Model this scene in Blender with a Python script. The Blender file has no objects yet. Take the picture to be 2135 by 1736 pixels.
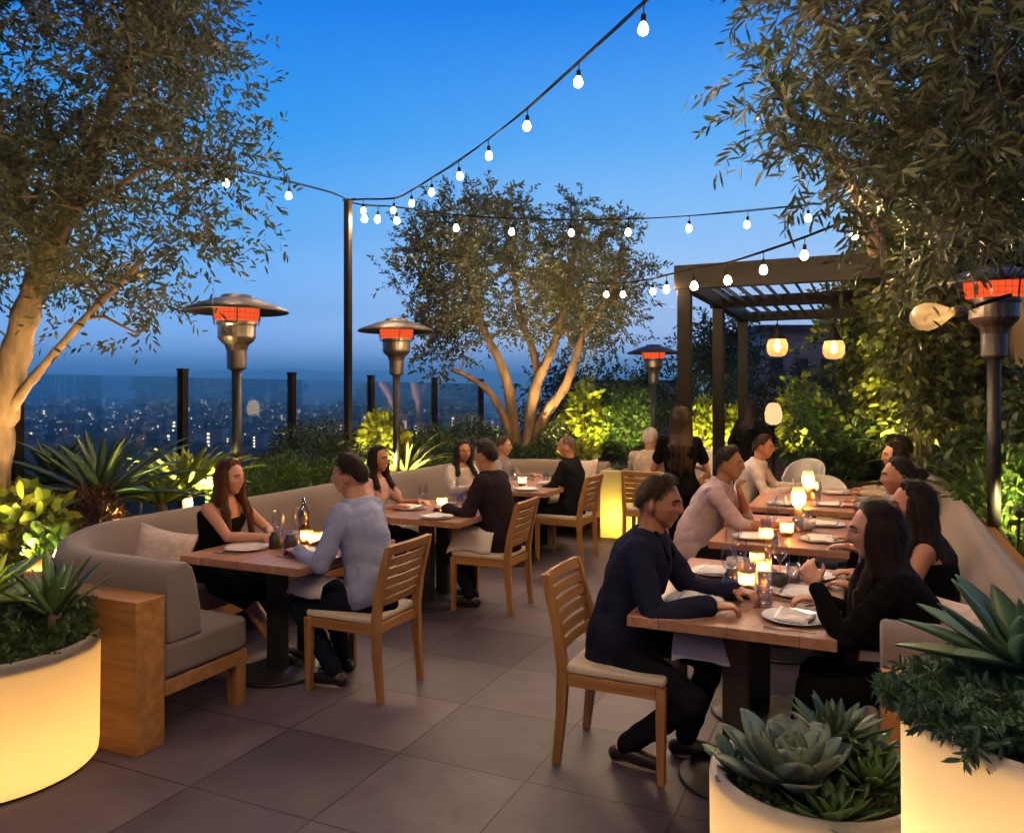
import bpy, bmesh, math, random, time
import numpy as np
from mathutils import Vector, Matrix, Euler
R = math.radians
PI = math.pi
random.seed(11)
rng = np.random.default_rng(11)
scene = bpy.context.scene
COL = scene.collection

# ------------------------------------------------------------------ camera
HAZE = 3.3e-4
FPX = 1643.0; HORIZON = 818.0; EYE = 1.72; YAW = 24.5      # photo measured on a 2135 x 1736 grid
cam = bpy.data.cameras.new('camera'); camo = bpy.data.objects.new('camera', cam); COL.objects.link(camo)
cam.sensor_width = 36.0; cam.lens = 36.0 * FPX / 2135.0
cam.shift_y = -50.0 / 2135.0
cam.clip_start = 0.05; cam.clip_end = 40000
camo.location = (0, 0, EYE); camo.rotation_euler = (R(90), 0, R(YAW))
scene.camera = camo
CA, SA = math.cos(R(YAW)), math.sin(R(YAW))

def at(px, py, d):
    """the place in the world that a measured photo position has at depth d"""
    xc = (px - 1067.0) / FPX * d
    return Vector((CA * xc - SA * d, SA * xc + CA * d, EYE + (HORIZON - py) / FPX * d))

def s2l(c):
    return tuple((x / 12.92 if x <= 0.04045 else ((x + 0.055) / 1.055) ** 2.4) for x in (v / 255.0 for v in c)) + (1.0,)

# ------------------------------------------------------------------ sky (dusk, no sun disc) + faint last light
world = bpy.data.worlds.new('World'); scene.world = world
world.use_nodes = True
nt = world.node_tree; N = nt.nodes; Lk = nt.links
for n in list(N): N.remove(n)
out = N.new('ShaderNodeOutputWorld'); bg = N.new('ShaderNodeBackground')
tc = N.new('ShaderNodeTexCoord'); sp = N.new('ShaderNodeSeparateXYZ')
Lk.new(tc.outputs['Generated'], sp.inputs[0])
def lin3(c): return (c[0], c[1], c[2], 1.0)
def world_ramp(stops):
    r = N.new('ShaderNodeValToRGB'); r.color_ramp.interpolation = 'LINEAR'
    e = r.color_ramp.elements
    while len(e) < len(stops): e.new(0.5)
    for el, (p, c) in zip(e, stops): el.position = p; el.color = lin3(c)
    Lk.new(sp.outputs['Z'], r.inputs[0]); return r
west = world_ramp([(0.0, (1.5, 2.3, 4.0)), (0.047, (1.25, 1.95, 3.4)), (0.10, (.40, .88, 1.62)), (0.19, (.13, .52, 1.10)), (0.30, (.022, .35, .96)), (0.44, (.0, .195, .83)), (0.62, (.003, .11, .46)), (1.0, (.006, .055, .21))])
east = world_ramp([(0.0, (2.0, 2.4, 3.7)), (0.047, (1.8, 2.1, 3.0)), (0.10, (.92, 1.12, 1.56)), (0.19, (.42, .75, 1.18)), (0.30, (.13, .48, 1.02)), (0.44, (.002, .22, .85)), (0.62, (.003, .11, .46)), (1.0, (.006, .055, .21))])
dotp = N.new('ShaderNodeVectorMath'); dotp.operation = 'DOT_PRODUCT'
Lk.new(tc.outputs['Generated'], dotp.inputs[0])
ed = Vector((math.sin(R(YAW) * -1 + R(26)), math.cos(R(YAW) * -1 + R(26)), 0)).normalized()
dotp.inputs[1].default_value = ed
mr = N.new('ShaderNodeMapRange'); mr.inputs[1].default_value = 0.62; mr.inputs[2].default_value = 1.0
mr.interpolation_type = 'SMOOTHSTEP'
Lk.new(dotp.outputs['Value'], mr.inputs[0])
mx = N.new('ShaderNodeMix'); mx.data_type = 'RGBA'
Lk.new(mr.outputs[0], mx.inputs[0]); Lk.new(west.outputs[0], mx.inputs[6]); Lk.new(east.outputs[0], mx.inputs[7])
fd = N.new('ShaderNodeVectorMath'); fd.operation = 'DOT_PRODUCT'; Lk.new(tc.outputs['Generated'], fd.inputs[0]); fd.inputs[1].default_value = (-SA, CA, 0)
mb_ = N.new('ShaderNodeMapRange'); mb_.interpolation_type = 'SMOOTHSTEP'; mb_.inputs[1].default_value = -.55; mb_.inputs[2].default_value = .55; Lk.new(fd.outputs['Value'], mb_.inputs[0])
anti = N.new('ShaderNodeMix'); anti.data_type = 'RGBA'; anti.inputs[6].default_value = s2l((88, 78, 104)); Lk.new(mb_.outputs[0], anti.inputs[0]); Lk.new(mx.outputs[2], anti.inputs[7])   # the darker, mauve sky away from the sunset
Lk.new(anti.outputs[2], bg.inputs[0]); bg.inputs[1].default_value = 1.0
Lk.new(bg.outputs[0], out.inputs[0])

sun = bpy.data.lights.new('sun', 'SUN'); sun.energy = 0.10; sun.angle = R(40); sun.color = (1.0, 0.80, 0.72)
suno = bpy.data.objects.new('sun', sun); COL.objects.link(suno); suno.rotation_euler = (R(62), 0, R(150))

scene.view_settings.view_transform = 'Standard'; scene.view_settings.look = 'None'
scene.view_settings.exposure = 0.1; scene.view_settings.gamma = 1.0
cy = scene.cycles
cy.use_denoising = True
try: cy.denoiser = 'OPENIMAGEDENOISE'
except Exception: pass
cy.max_bounces = 6; cy.diffuse_bounces = 3; cy.glossy_bounces = 3; cy.transmission_bounces = 6; cy.transparent_max_bounces = 12
cy.volume_bounces = 1; cy.caustics_reflective = False; cy.caustics_refractive = False
cy.sample_clamp_indirect = 4.0; cy.use_light_tree = True

# ------------------------------------------------------------------ helpers
def link(o, parent=None):
    COL.objects.link(o)
    if parent is not None: o.parent = parent
    return o
def tag(o, label, cat, group=None, kind=None):
    if label: o['label'] = label
    if cat: o['category'] = cat
    if group: o['group'] = group
    if kind: o['kind'] = kind
    return o
def thing(name, label, cat, loc=(0, 0, 0), rz=0.0, group=None):
    o = bpy.data.objects.new(name, None); link(o)
    o.empty_display_size = 0.1
    o.location = loc; o.rotation_euler = (0, 0, rz)
    return tag(o, label, cat, group, 'thing')
def struct(o): o['kind'] = 'structure'; return o
def kids(o):
    return [c for c in bpy.data.objects if c.parent == o]
CH = {}
def copy_tree(o, parent=None):
    c = o.copy(); link(c)
    c.parent = parent
    if parent is not None: c.matrix_parent_inverse = o.matrix_parent_inverse.copy()
    for ch in kids(o): copy_tree(ch, c)
    return c
def dup(o, loc, rz, label, group=None):
    c = copy_tree(o); c.location = loc; c.rotation_euler = (0, 0, rz); c['label'] = label
    if group: c['group'] = group
    return c

class MB:
    def __init__(s): s.V = []; s.F = []; s.M = []; s.n = 0
    def add(s, verts, faces, mi=0):
        b = s.n
        s.V.extend([tuple(v) for v in verts]); s.n += len(verts)
        s.F.extend([tuple(b + i for i in f) for f in faces]); s.M.extend([mi] * len(faces))
        return s
    def box(s, c, d, rot=None, mi=0, taper=1.0):
        x, y, z = (k / 2 for k in d)
        P = [Vector((sx * x * (taper if sz < 0 else 1), sy * y * (taper if sz < 0 else 1), sz * z)) for sz in (-1, 1) for sy in (-1, 1) for sx in (-1, 1)]
        if rot is not None: P = [rot @ p for p in P]
        c = Vector(c)
        return s.add([p + c for p in P], [(0, 2, 3, 1), (4, 5, 7, 6), (0, 1, 5, 4), (2, 6, 7, 3), (0, 4, 6, 2), (1, 3, 7, 5)], mi)
    def bar(s, a, b, w, h, mi=0, up=(0, 0, 1)):
        a = Vector(a); b = Vector(b); d = (b - a).normalized(); up = Vector(up)
        if abs(d.dot(up)) > 0.98: up = Vector((1, 0, 0))
        sx = d.cross(up).normalized(); uz = sx.cross(d).normalized()
        P = [p + sx * (i * w / 2) + uz * (j * h / 2) for p in (a, b) for j in (-1, 1) for i in (-1, 1)]
        return s.add(P, [(0, 1, 3, 2), (4, 6, 7, 5), (0, 4, 5, 1), (2, 3, 7, 6), (0, 2, 6, 4), (1, 5, 7, 3)], mi)
    def tube(s, pts, rad, n=8, mi=0, caps=True):
        pts = [Vector(p) for p in pts]; m = len(pts)
        if not hasattr(rad, '__len__'): rad = [rad] * m
        rings = []
        t = (pts[1] - pts[0]).normalized() if m > 1 else Vector((0, 0, 1))
        u = t.orthogonal().normalized()
        for i in range(m):
            t2 = (pts[min(i + 1, m - 1)] - pts[max(i - 1, 0)])
            if t2.length > 1e-9: t2.normalize()
            else: t2 = t
            q = t.rotation_difference(t2); u = (q @ u); u = (u - t2 * u.dot(t2)).normalized(); t = t2
            w = t.cross(u)
            rings.append([pts[i] + (u * math.cos(2 * PI * k / n) + w * math.sin(2 * PI * k / n)) * rad[i] for k in range(n)])
        return s.loft(rings, mi, caps)
    def loft(s, rings, mi=0, caps=True, closed=False):
        n = len(rings[0]); V = [p for r in rings for p in r]; F = []
        m = len(rings)
        for i in range(m if closed else m - 1):
            j = (i + 1) % m
            for k in range(n):
                l = (k + 1) % n
                F.append((i * n + k, i * n + l, j * n + l, j * n + k))
        if caps and not closed:
            F.append(tuple(reversed(range(n)))); F.append(tuple((m - 1) * n + k for k in range(n)))
        return s.add(V, F, mi)
    def lathe(s, prof, n=24, o=(0, 0, 0), mi=0, caps=False):
        rings = [[(o[0] + r * math.cos(2 * PI * k / n), o[1] + r * math.sin(2 * PI * k / n), o[2] + z) for k in range(n)] for r, z in prof]
        return s.loft(rings, mi, caps)
    def ball(s, c, r, nu=14, nv=8, rot=None, mi=0):
        if not hasattr(r, '__len__'): r = (r, r, r)
        c = Vector(c); V = []; F = []
        def p(x, y, z):
            v = Vector((x * r[0], y * r[1], z * r[2]))
            return c + (rot @ v if rot is not None else v)
        V.append(p(0, 0, -1))
        for i in range(1, nv):
            a = -PI / 2 + PI * i / nv
            for k in range(nu):
                b = 2 * PI * k / nu
                V.append(p(math.cos(a) * math.cos(b), math.cos(a) * math.sin(b), math.sin(a)))
        V.append(p(0, 0, 1))
        for k in range(nu): F.append((0, 1 + (k + 1) % nu, 1 + k))
        for i in range(nv - 2):
            for k in range(nu):
                l = (k + 1) % nu
                F.append((1 + i * nu + k, 1 + i * nu + l, 1 + (i + 1) * nu + l, 1 + (i + 1) * nu + k))
        e = len(V) - 1; b = 1 + (nv - 2) * nu
        for k in range(nu): F.append((b + k, b + (k + 1) % nu, e))
        return s.add(V, F, mi)
    def limb(s, pts, rad, n=12):
        pts = [Vector(p) for p in pts]
        for i in range(len(pts) - 1): s.tube([pts[i], pts[i + 1]], [rad[i], rad[i + 1]], n)
        for p, r in zip(pts, rad): s.ball(p, r, n, 8)
        return s
    def build(s, name, mats, parent=None, smooth=False, bevel=0.0, seg=2, subsurf=0):
        me = bpy.data.meshes.new(name); me.from_pydata(s.V, [], s.F)
        if not isinstance(mats, (list, tuple)): mats = [mats]
        for m in mats: me.materials.append(m)
        if len(mats) > 1: me.polygons.foreach_set('material_index', s.M)
        if smooth: me.polygons.foreach_set('use_smooth', [True] * len(me.polygons))
        me.update()
        o = bpy.data.objects.new(name, me); link(o, parent)
        if bevel:
            b = o.modifiers.new('bevel', 'BEVEL'); b.width = bevel; b.segments = seg; b.limit_method = 'ANGLE'; b.angle_limit = R(40)
            me.polygons.foreach_set('use_smooth', [True] * len(me.polygons))
            b.harden_normals = True
        if subsurf:
            b = o.modifiers.new('sub', 'SUBSURF'); b.levels = b.render_levels = subsurf
        return o

def mesh_np(name, V, faces, mat, parent=None, smooth=False):
    """faces: list of integer arrays (n,3) or (n,4)"""
    me = bpy.data.meshes.new(name)
    me.vertices.add(len(V)); me.vertices.foreach_set('co', np.asarray(V, dtype=np.float32).ravel())
    idx = np.concatenate([f.ravel() for f in faces]); tot = np.concatenate([np.full(len(f), f.shape[1]) for f in faces])
    st = np.concatenate([[0], np.cumsum(tot)[:-1]])
    me.loops.add(len(idx)); me.loops.foreach_set('vertex_index', idx.astype(np.int32))
    me.polygons.add(len(tot)); me.polygons.foreach_set('loop_start', st.astype(np.int32))
    try: me.polygons.foreach_set('loop_total', tot.astype(np.int32))
    except Exception: pass
    if smooth: me.polygons.foreach_set('use_smooth', np.ones(len(tot), dtype=bool))
    me.update(calc_edges=True); me.validate()
    me.materials.append(mat)
    o = bpy.data.objects.new(name, me); link(o, parent); return o

def unit(a): return a / np.maximum(np.linalg.norm(a, axis=-1, keepdims=True), 1e-9)
def leaf_mesh(name, P, D, Ln, W, mat, parent=None, droop=0.12, simple=False):
    n = len(P); D = unit(D)
    rv = unit(rng.normal(size=(n, 3)) * np.array([1, 1, .45])); rv = rv + np.array([0, 0, 0.0])
    Sd = unit(np.cross(D, rv)); Nn = np.cross(Sd, D)
    Nn = np.where(Nn[:, 2:3] < 0, -Nn, Nn); Sd = np.cross(D, Nn)
    L1 = Ln[:, None]; W1 = W[:, None]
    dz = np.array([0, 0, -1.0]) * droop * L1
    if simple:
        V = np.stack([P, P + D * L1 * .45 + Sd * W1 * .5 + Nn * W1 * .15, P + D * L1 + dz, P + D * L1 * .45 - Sd * W1 * .5 + Nn * W1 * .15], 1).reshape(-1, 3)
        b = (np.arange(n) * 4)[:, None]
        return mesh_np(name, V, [b + np.array([[0, 1, 2]]), b + np.array([[0, 2, 3]])], mat, parent)
    a = P + D * L1 * .3; c = P + D * L1 * .68 + dz * .4
    f = Nn * W1 * .14
    V = np.stack([P, a + Sd * W1 * .42 + f, a - Sd * W1 * .42 + f, c + Sd * W1 * .46 + f, c - Sd * W1 * .46 + f, P + D * L1 + dz], 1).reshape(-1, 3)
    b = (np.arange(n) * 6)[:, None]
    return mesh_np(name, V, [b + np.array([[0, 2, 1]]), b + np.array([[3, 4, 5]]), b + np.array([[1, 2, 4, 3]])], mat, parent)

# ------------------------------------------------------------------ materials
def newmat(name):
    m = bpy.data.materials.new(name); m.use_nodes = True
    n = m.node_tree.nodes; p = n['Principled BSDF']
    return m, n, m.node_tree.links, p
def lin(c): return (c[0], c[1], c[2], 1.0)
def mat(name, c, rough=.55, c2=None, scale=8.0, bump=0.0, bscale=None, metal=0.0, spec=.5, stretch=None, sheen=0.0, detail=4.0, island=0.0, coat=0.0, sss=0.0):
    m, n, l, p = newmat(name)
    p.inputs['Base Color'].default_value = lin(c); p.inputs['Roughness'].default_value = rough
    p.inputs['Metallic'].default_value = metal; p.inputs['Specular IOR Level'].default_value = spec
    if sheen: p.inputs['Sheen Weight'].default_value = sheen; p.inputs['Sheen Roughness'].default_value = .5
    if coat: p.inputs['Coat Weight'].default_value = coat; p.inputs['Coat Roughness'].default_value = .15
    if sss:
        p.inputs['Subsurface Weight'].default_value = sss; p.inputs['Subsurface Scale'].default_value = .012
        p.inputs['Subsurface Radius'].default_value = (1, .35, .2)
    co = n.new('ShaderNodeTexCoord'); vec = co.outputs['Object']
    if stretch:
        mp = n.new('ShaderNodeMapping'); mp.inputs['Scale'].default_value = stretch; l.new(vec, mp.inputs[0]); vec = mp.outputs[0]
    last = None
    if c2 is not None:
        t = n.new('ShaderNodeTexNoise'); t.inputs['Scale'].default_value = scale; t.inputs['Detail'].default_value = detail; t.inputs['Roughness'].default_value = .62
        l.new(vec, t.inputs['Vector'])
        r = n.new('ShaderNodeMapRange'); r.inputs[1].default_value = .32; r.inputs[2].default_value = .68; l.new(t.outputs['Fac'], r.inputs[0])
        x = n.new('ShaderNodeMix'); x.data_type = 'RGBA'; x.inputs[6].default_value = lin(c); x.inputs[7].default_value = lin(c2)
        l.new(r.outputs[0], x.inputs[0]); last = x.outputs[2]
    if island:
        g = n.new('ShaderNodeNewGeometry')
        hs = n.new('ShaderNodeHueSaturation')
        a = n.new('ShaderNodeMapRange'); a.inputs[3].default_value = 1 - island; a.inputs[4].default_value = 1 + island
        l.new(g.outputs['Random Per Island'], a.inputs[0]); l.new(a.outputs[0], hs.inputs['Value'])
        hs.inputs['Color'].default_value = lin(c)
        if last is not None: l.new(last, hs.inputs['Color'])
        last = hs.outputs[0]
    if last is not None: l.new(last, p.inputs['Base Color'])
    if bump:
        t = n.new('ShaderNodeTexNoise'); t.inputs['Scale'].default_value = bscale or scale * 4; t.inputs['Detail'].default_value = 5
        l.new(vec, t.inputs['Vector'])
        b = n.new('ShaderNodeBump'); b.inputs['Strength'].default_value = bump; b.inputs['Distance'].default_value = .01
        l.new(t.outputs['Fac'], b.inputs['Height']); l.new(b.outputs[0], p.inputs['Normal'])
    return m
def leafmat(name, c, under=None, rough=.5, var=.35, trans=.25):
    m, n, l, p = newmat(name)
    g = n.new('ShaderNodeNewGeometry')
    hs = n.new('ShaderNodeHueSaturation'); a = n.new('ShaderNodeMapRange'); a.inputs[3].default_value = 1 - var; a.inputs[4].default_value = 1 + var
    l.new(g.outputs['Random Per Island'], a.inputs[0]); l.new(a.outputs[0], hs.inputs['Value'])
    h2 = n.new('ShaderNodeMapRange'); h2.inputs[3].default_value = .47; h2.inputs[4].default_value = .53
    mlt = n.new('ShaderNodeMath'); mlt.operation = 'FRACT'; m3 = n.new('ShaderNodeMath'); m3.operation = 'MULTIPLY'; m3.inputs[1].default_value = 7.31
    l.new(g.outputs['Random Per Island'], m3.inputs[0]); l.new(m3.outputs[0], mlt.inputs[0]); l.new(mlt.outputs[0], h2.inputs[0]); l.new(h2.outputs[0], hs.inputs['Hue'])
    hs.inputs['Color'].default_value = lin(c)
    if under:
        x = n.new('ShaderNodeMix'); x.data_type = 'RGBA'; x.inputs[6].default_value = lin(c); x.inputs[7].default_value = lin(under)
        l.new(g.outputs['Backfacing'], x.inputs[0]); l.new(x.outputs[2], hs.inputs['Color'])
    l.new(hs.outputs[0], p.inputs['Base Color']); p.inputs['Roughness'].default_value = rough
    p.inputs['Specular IOR Level'].default_value = .4
    if trans:
        tr = n.new('ShaderNodeBsdfTranslucent'); ms = n.new('ShaderNodeMixShader'); ms.inputs[0].default_value = trans
        l.new(hs.outputs[0], tr.inputs[0]); l.new(p.outputs[0], ms.inputs[1]); l.new(tr.outputs[0], ms.inputs[2])
        l.new(ms.outputs[0], n['Material Output'].inputs[0])
    return m
def emit(name, c, s):
    m, n, l, p = newmat(name)
    e = n.new('ShaderNodeEmission'); e.inputs[0].default_value = lin(c); e.inputs[1].default_value = s
    l.new(e.outputs[0], n['Material Output'].inputs[0]); n.remove(p); return m
def glass(name, tint=(1, 1, 1), refl=.10, rough=.02):
    m, n, l, p = newmat(name)
    t = n.new('ShaderNodeBsdfTransparent'); t.inputs[0].default_value = lin(tint)
    g = n.new('ShaderNodeBsdfGlossy'); g.inputs['Roughness'].default_value = rough
    lw = n.new('ShaderNodeLayerWeight'); lw.inputs[0].default_value = .35
    r = n.new('ShaderNodeMapRange'); r.inputs[3].default_value = refl; r.inputs[4].default_value = .75; l.new(lw.outputs['Facing'], r.inputs[0])
    ms = n.new('ShaderNodeMixShader'); l.new(r.outputs[0], ms.inputs[0]); l.new(t.outputs[0], ms.inputs[1]); l.new(g.outputs[0], ms.inputs[2])
    l.new(ms.outputs[0], n['Material Output'].inputs[0]); n.remove(p); return m
def wood(name, c1, c2, axis='Y', rough=.45, plank=0.0, gscale=1.0):
    m, n, l, p = newmat(name)
    co = n.new('ShaderNodeTexCoord'); mp = n.new('ShaderNodeMapping')
    sc = {'X': (1.2, 16, 16), 'Y': (16, 1.2, 16), 'Z': (16, 16, 1.2)}[axis]
    mp.inputs['Scale'].default_value = tuple(k * gscale for k in sc); l.new(co.outputs['Object'], mp.inputs[0])
    oi = n.new('ShaderNodeObjectInfo'); add = n.new('ShaderNodeVectorMath'); add.operation = 'ADD'
    l.new(mp.outputs[0], add.inputs[0])
    sc3 = n.new('ShaderNodeVectorMath'); sc3.operation = 'SCALE'; sc3.inputs[0].default_value = (13, 7, 29); l.new(oi.outputs['Random'], sc3.inputs['Scale']); l.new(sc3.outputs[0], add.inputs[1])
    t = n.new('ShaderNodeTexNoise'); t.inputs['Scale'].default_value = 1.3; t.inputs['Detail'].default_value = 7; t.inputs['Roughness'].default_value = .65; t.inputs['Distortion'].default_value = .6
    l.new(add.outputs[0], t.inputs['Vector'])
    cr = n.new('ShaderNodeValToRGB'); cr.color_ramp.elements[0].position = .34; cr.color_ramp.elements[1].position = .68
    cr.color_ramp.elements[0].color = lin(c2); cr.color_ramp.elements[1].color = lin(c1)
    l.new(t.outputs['Fac'], cr.inputs[0])
    colr = cr.outputs[0]
    b = n.new('ShaderNodeBump'); b.inputs['Strength'].default_value = .25; b.inputs['Distance'].default_value = .004; l.new(t.outputs['Fac'], b.inputs['Height'])
    if plank:
        bt = n.new('ShaderNodeTexBrick'); bt.offset = .5; bt.inputs['Scale'].default_value = 1.0
        bt.inputs['Brick Width'].default_value = plank * 4.2; bt.inputs['Row Height'].default_value = plank; bt.inputs['Mortar Size'].default_value = .0016
        bt.inputs['Color1'].default_value = (.72, .72, .72, 1); bt.inputs['Color2'].default_value = (1.12, 1.08, 1.05, 1); bt.inputs['Mortar'].default_value = (.25, .2, .18, 1)
        m2 = n.new('ShaderNodeMapping')
        if axis == 'Y': m2.inputs['Rotation'].default_value = (0, 0, R(90))
        l.new(co.outputs['Object'], m2.inputs[0]); l.new(m2.outputs[0], bt.inputs['Vector'])
        mu = n.new('ShaderNodeMix'); mu.data_type = 'RGBA'; mu.blend_type = 'MULTIPLY'; mu.inputs[0].default_value = 1
        l.new(colr, mu.inputs[6]); l.new(bt.outputs['Color'], mu.inputs[7]); colr = mu.outputs[2]
    l.new(colr, p.inputs['Base Color']); l.new(b.outputs[0], p.inputs['Normal'])
    p.inputs['Roughness'].default_value = rough; p.inputs['Specular IOR Level'].default_value = .4
    return m

TEAK = (.42, .22, .075); TEAK2 = (.27, .125, .04)
M = {}
M['teak_z'] = wood('teak_upright', TEAK, TEAK2, 'Z'); M['teak_x'] = wood('teak_cross', TEAK, TEAK2, 'X'); M['teak_y'] = wood('teak_long', TEAK, TEAK2, 'Y')
M['table_top'] = wood('table_planks', (.52, .29, .19), (.33, .165, .10), 'Y', .30, plank=.285)
M['panel'] = wood('bench_panel_wood', (.50, .25, .075), (.28, .12, .032), 'X', .5, gscale=.7)
M['cushion'] = mat('taupe_fabric', (.205, .160, .142), .9, (.165, .128, .112), 60, .35, 420, sheen=.25, spec=.2)
M['seatpad'] = mat('cream_canvas', (.62, .53, .42), .85, (.54, .46, .37), 40, .25, 300, sheen=.15, spec=.2)
M['pillow'] = mat('patterned_pillow', (.66, .54, .50), .9, (.46, .36, .35), 30, .4, 200, sheen=.2, spec=.2)
M['black_metal'] = mat('black_powder_coat', (.012, .011, .010), .45, (.02, .018, .016), 30, .08, 300)
M['bronze'] = mat('dark_bronze_metal', (.0075, .005, .0042), .55, (.005, .0036, .003), 12, .05, 200, spec=.15)
M['steel'] = mat('worn_steel', (.36, .31, .26), .32, (.22, .18, .15), 9, .05, 80, metal=.9)
M['dish'] = mat('heater_dish_metal', (.075, .065, .055), .42, (.05, .042, .036), 6, .03, 60, metal=.5)
M['white_cloth'] = mat('white_napkin_cloth', (.70, .66, .66), .85, (.64, .6, .6), 30, .3, 200, spec=.2)
M['china'] = mat('white_china', (.72, .69, .67), .18, spec=.5)
M['slate'] = mat('dark_stoneware', (.02, .017, .015), .4, (.03, .026, .022), 30)
M['glass'] = glass('clear_glass', (.97, .97, .97), .08)
M['pane'] = glass('windscreen_glass', (.90, .95, .97), .045, .01)
def frosted(name, c, tr=.45):
    m, n, l, p = newmat(name)
    t = n.new('ShaderNodeBsdfTransparent'); t.inputs[0].default_value = lin(c); q = n.new('ShaderNodeBsdfTranslucent'); q.inputs[0].default_value = lin(c)
    a = n.new('ShaderNodeMixShader'); a.inputs[0].default_value = tr; l.new(t.outputs[0], a.inputs[1]); l.new(q.outputs[0], a.inputs[2])
    g = n.new('ShaderNodeBsdfGlossy'); g.inputs['Roughness'].default_value = .08; b = n.new('ShaderNodeMixShader'); b.inputs[0].default_value = .08
    l.new(a.outputs[0], b.inputs[1]); l.new(g.outputs[0], b.inputs[2]); l.new(b.outputs[0], n['Material Output'].inputs[0]); n.remove(p); return m
M['frost'] = frosted('frosted_amber_glass', (1, .80, .50), .5)
M['frostlamp'] = frosted('pale_amber_bulb_glass', (.96, .82, .60), .75)
M['amber'] = glass('amber_glass', (1, .80, .45), .10)
M['green_glass'] = glass('green_bottle_glass', (.10, .22, .06), .12)
M['bulb'] = emit('warm_bulb_glow', (1.0, .66, .32), 860)
M['filament'] = emit('filament_glow', (1.0, .60, .22), 2.2)
M['flame'] = emit('candle_flame_glow', (1.0, .55, .18), 1000)
M['coil'] = emit('heater_element_glow', (1.0, .10, .025), .95)
M['wire'] = mat('black_cable', (.004, .004, .004), .95, spec=.05)
M['wax'] = mat('candle_wax', (.8, .7, .5), .5, sss=.4)
M['soil'] = mat('dark_soil', (.035, .022, .014), .95, (.06, .04, .025), 18, .8, 60)
M['bark'] = mat('olive_bark', (.22, .14, .08), .85, (.075, .048, .03), 9, .8, 22, stretch=(1, 1, .3))
M['bark_dark'] = mat('dark_bark', (.10, .07, .05), .9, (.16, .11, .075), 9, .9, 22, stretch=(1, 1, .3))
M['olive'] = leafmat('olive_leaves', (.064, .076, .024), (.105, .108, .058), .5, .45, .2)
M['olive_near'] = leafmat('olive_leaves_near', (.046, .058, .018), (.088, .098, .045), .45, .6, .2)
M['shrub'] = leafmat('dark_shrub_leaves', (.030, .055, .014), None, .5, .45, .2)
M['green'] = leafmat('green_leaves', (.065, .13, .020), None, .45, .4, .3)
M['lime'] = leafmat('lime_lit_leaves', (.24, .28, .025), None, .45, .35, .3)  # on the vine patches this brighter leaf colour stands in for light
M['vine'] = leafmat('vine_leaves', (.085, .105, .020), None, .42, .5, .3)
M['brown'] = leafmat('dry_brown_leaves', (.10, .045, .018), None, .8, .5, .1)
M['rosemary'] = leafmat('spiky_stem_leaves', (.060, .125, .055), None, .5, .4, .15)
M['moss'] = leafmat('creeping_leaves', (.055, .095, .022), None, .55, .5, .2)
def succ(name, c, c2, rough=.42, tip=None):
    return mat(name, c, rough, c2, 5, .06, 40, island=.25, spec=.4)
M['agave_dark'] = succ('agave_dark_skin', (.036, .075, .036), (.055, .10, .045))
M['agave_blue'] = succ('agave_blue_skin', (.065, .135, .075), (.04, .095, .05))
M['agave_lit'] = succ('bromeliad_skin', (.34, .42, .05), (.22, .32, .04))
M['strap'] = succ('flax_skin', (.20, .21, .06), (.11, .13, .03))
M['echeveria'] = succ('echeveria_skin', (.085, .135, .11), (.125, .16, .125), .5)
M['green_succ'] = succ('green_succulent_skin', (.06, .14, .035), (.11, .19, .055))
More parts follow.
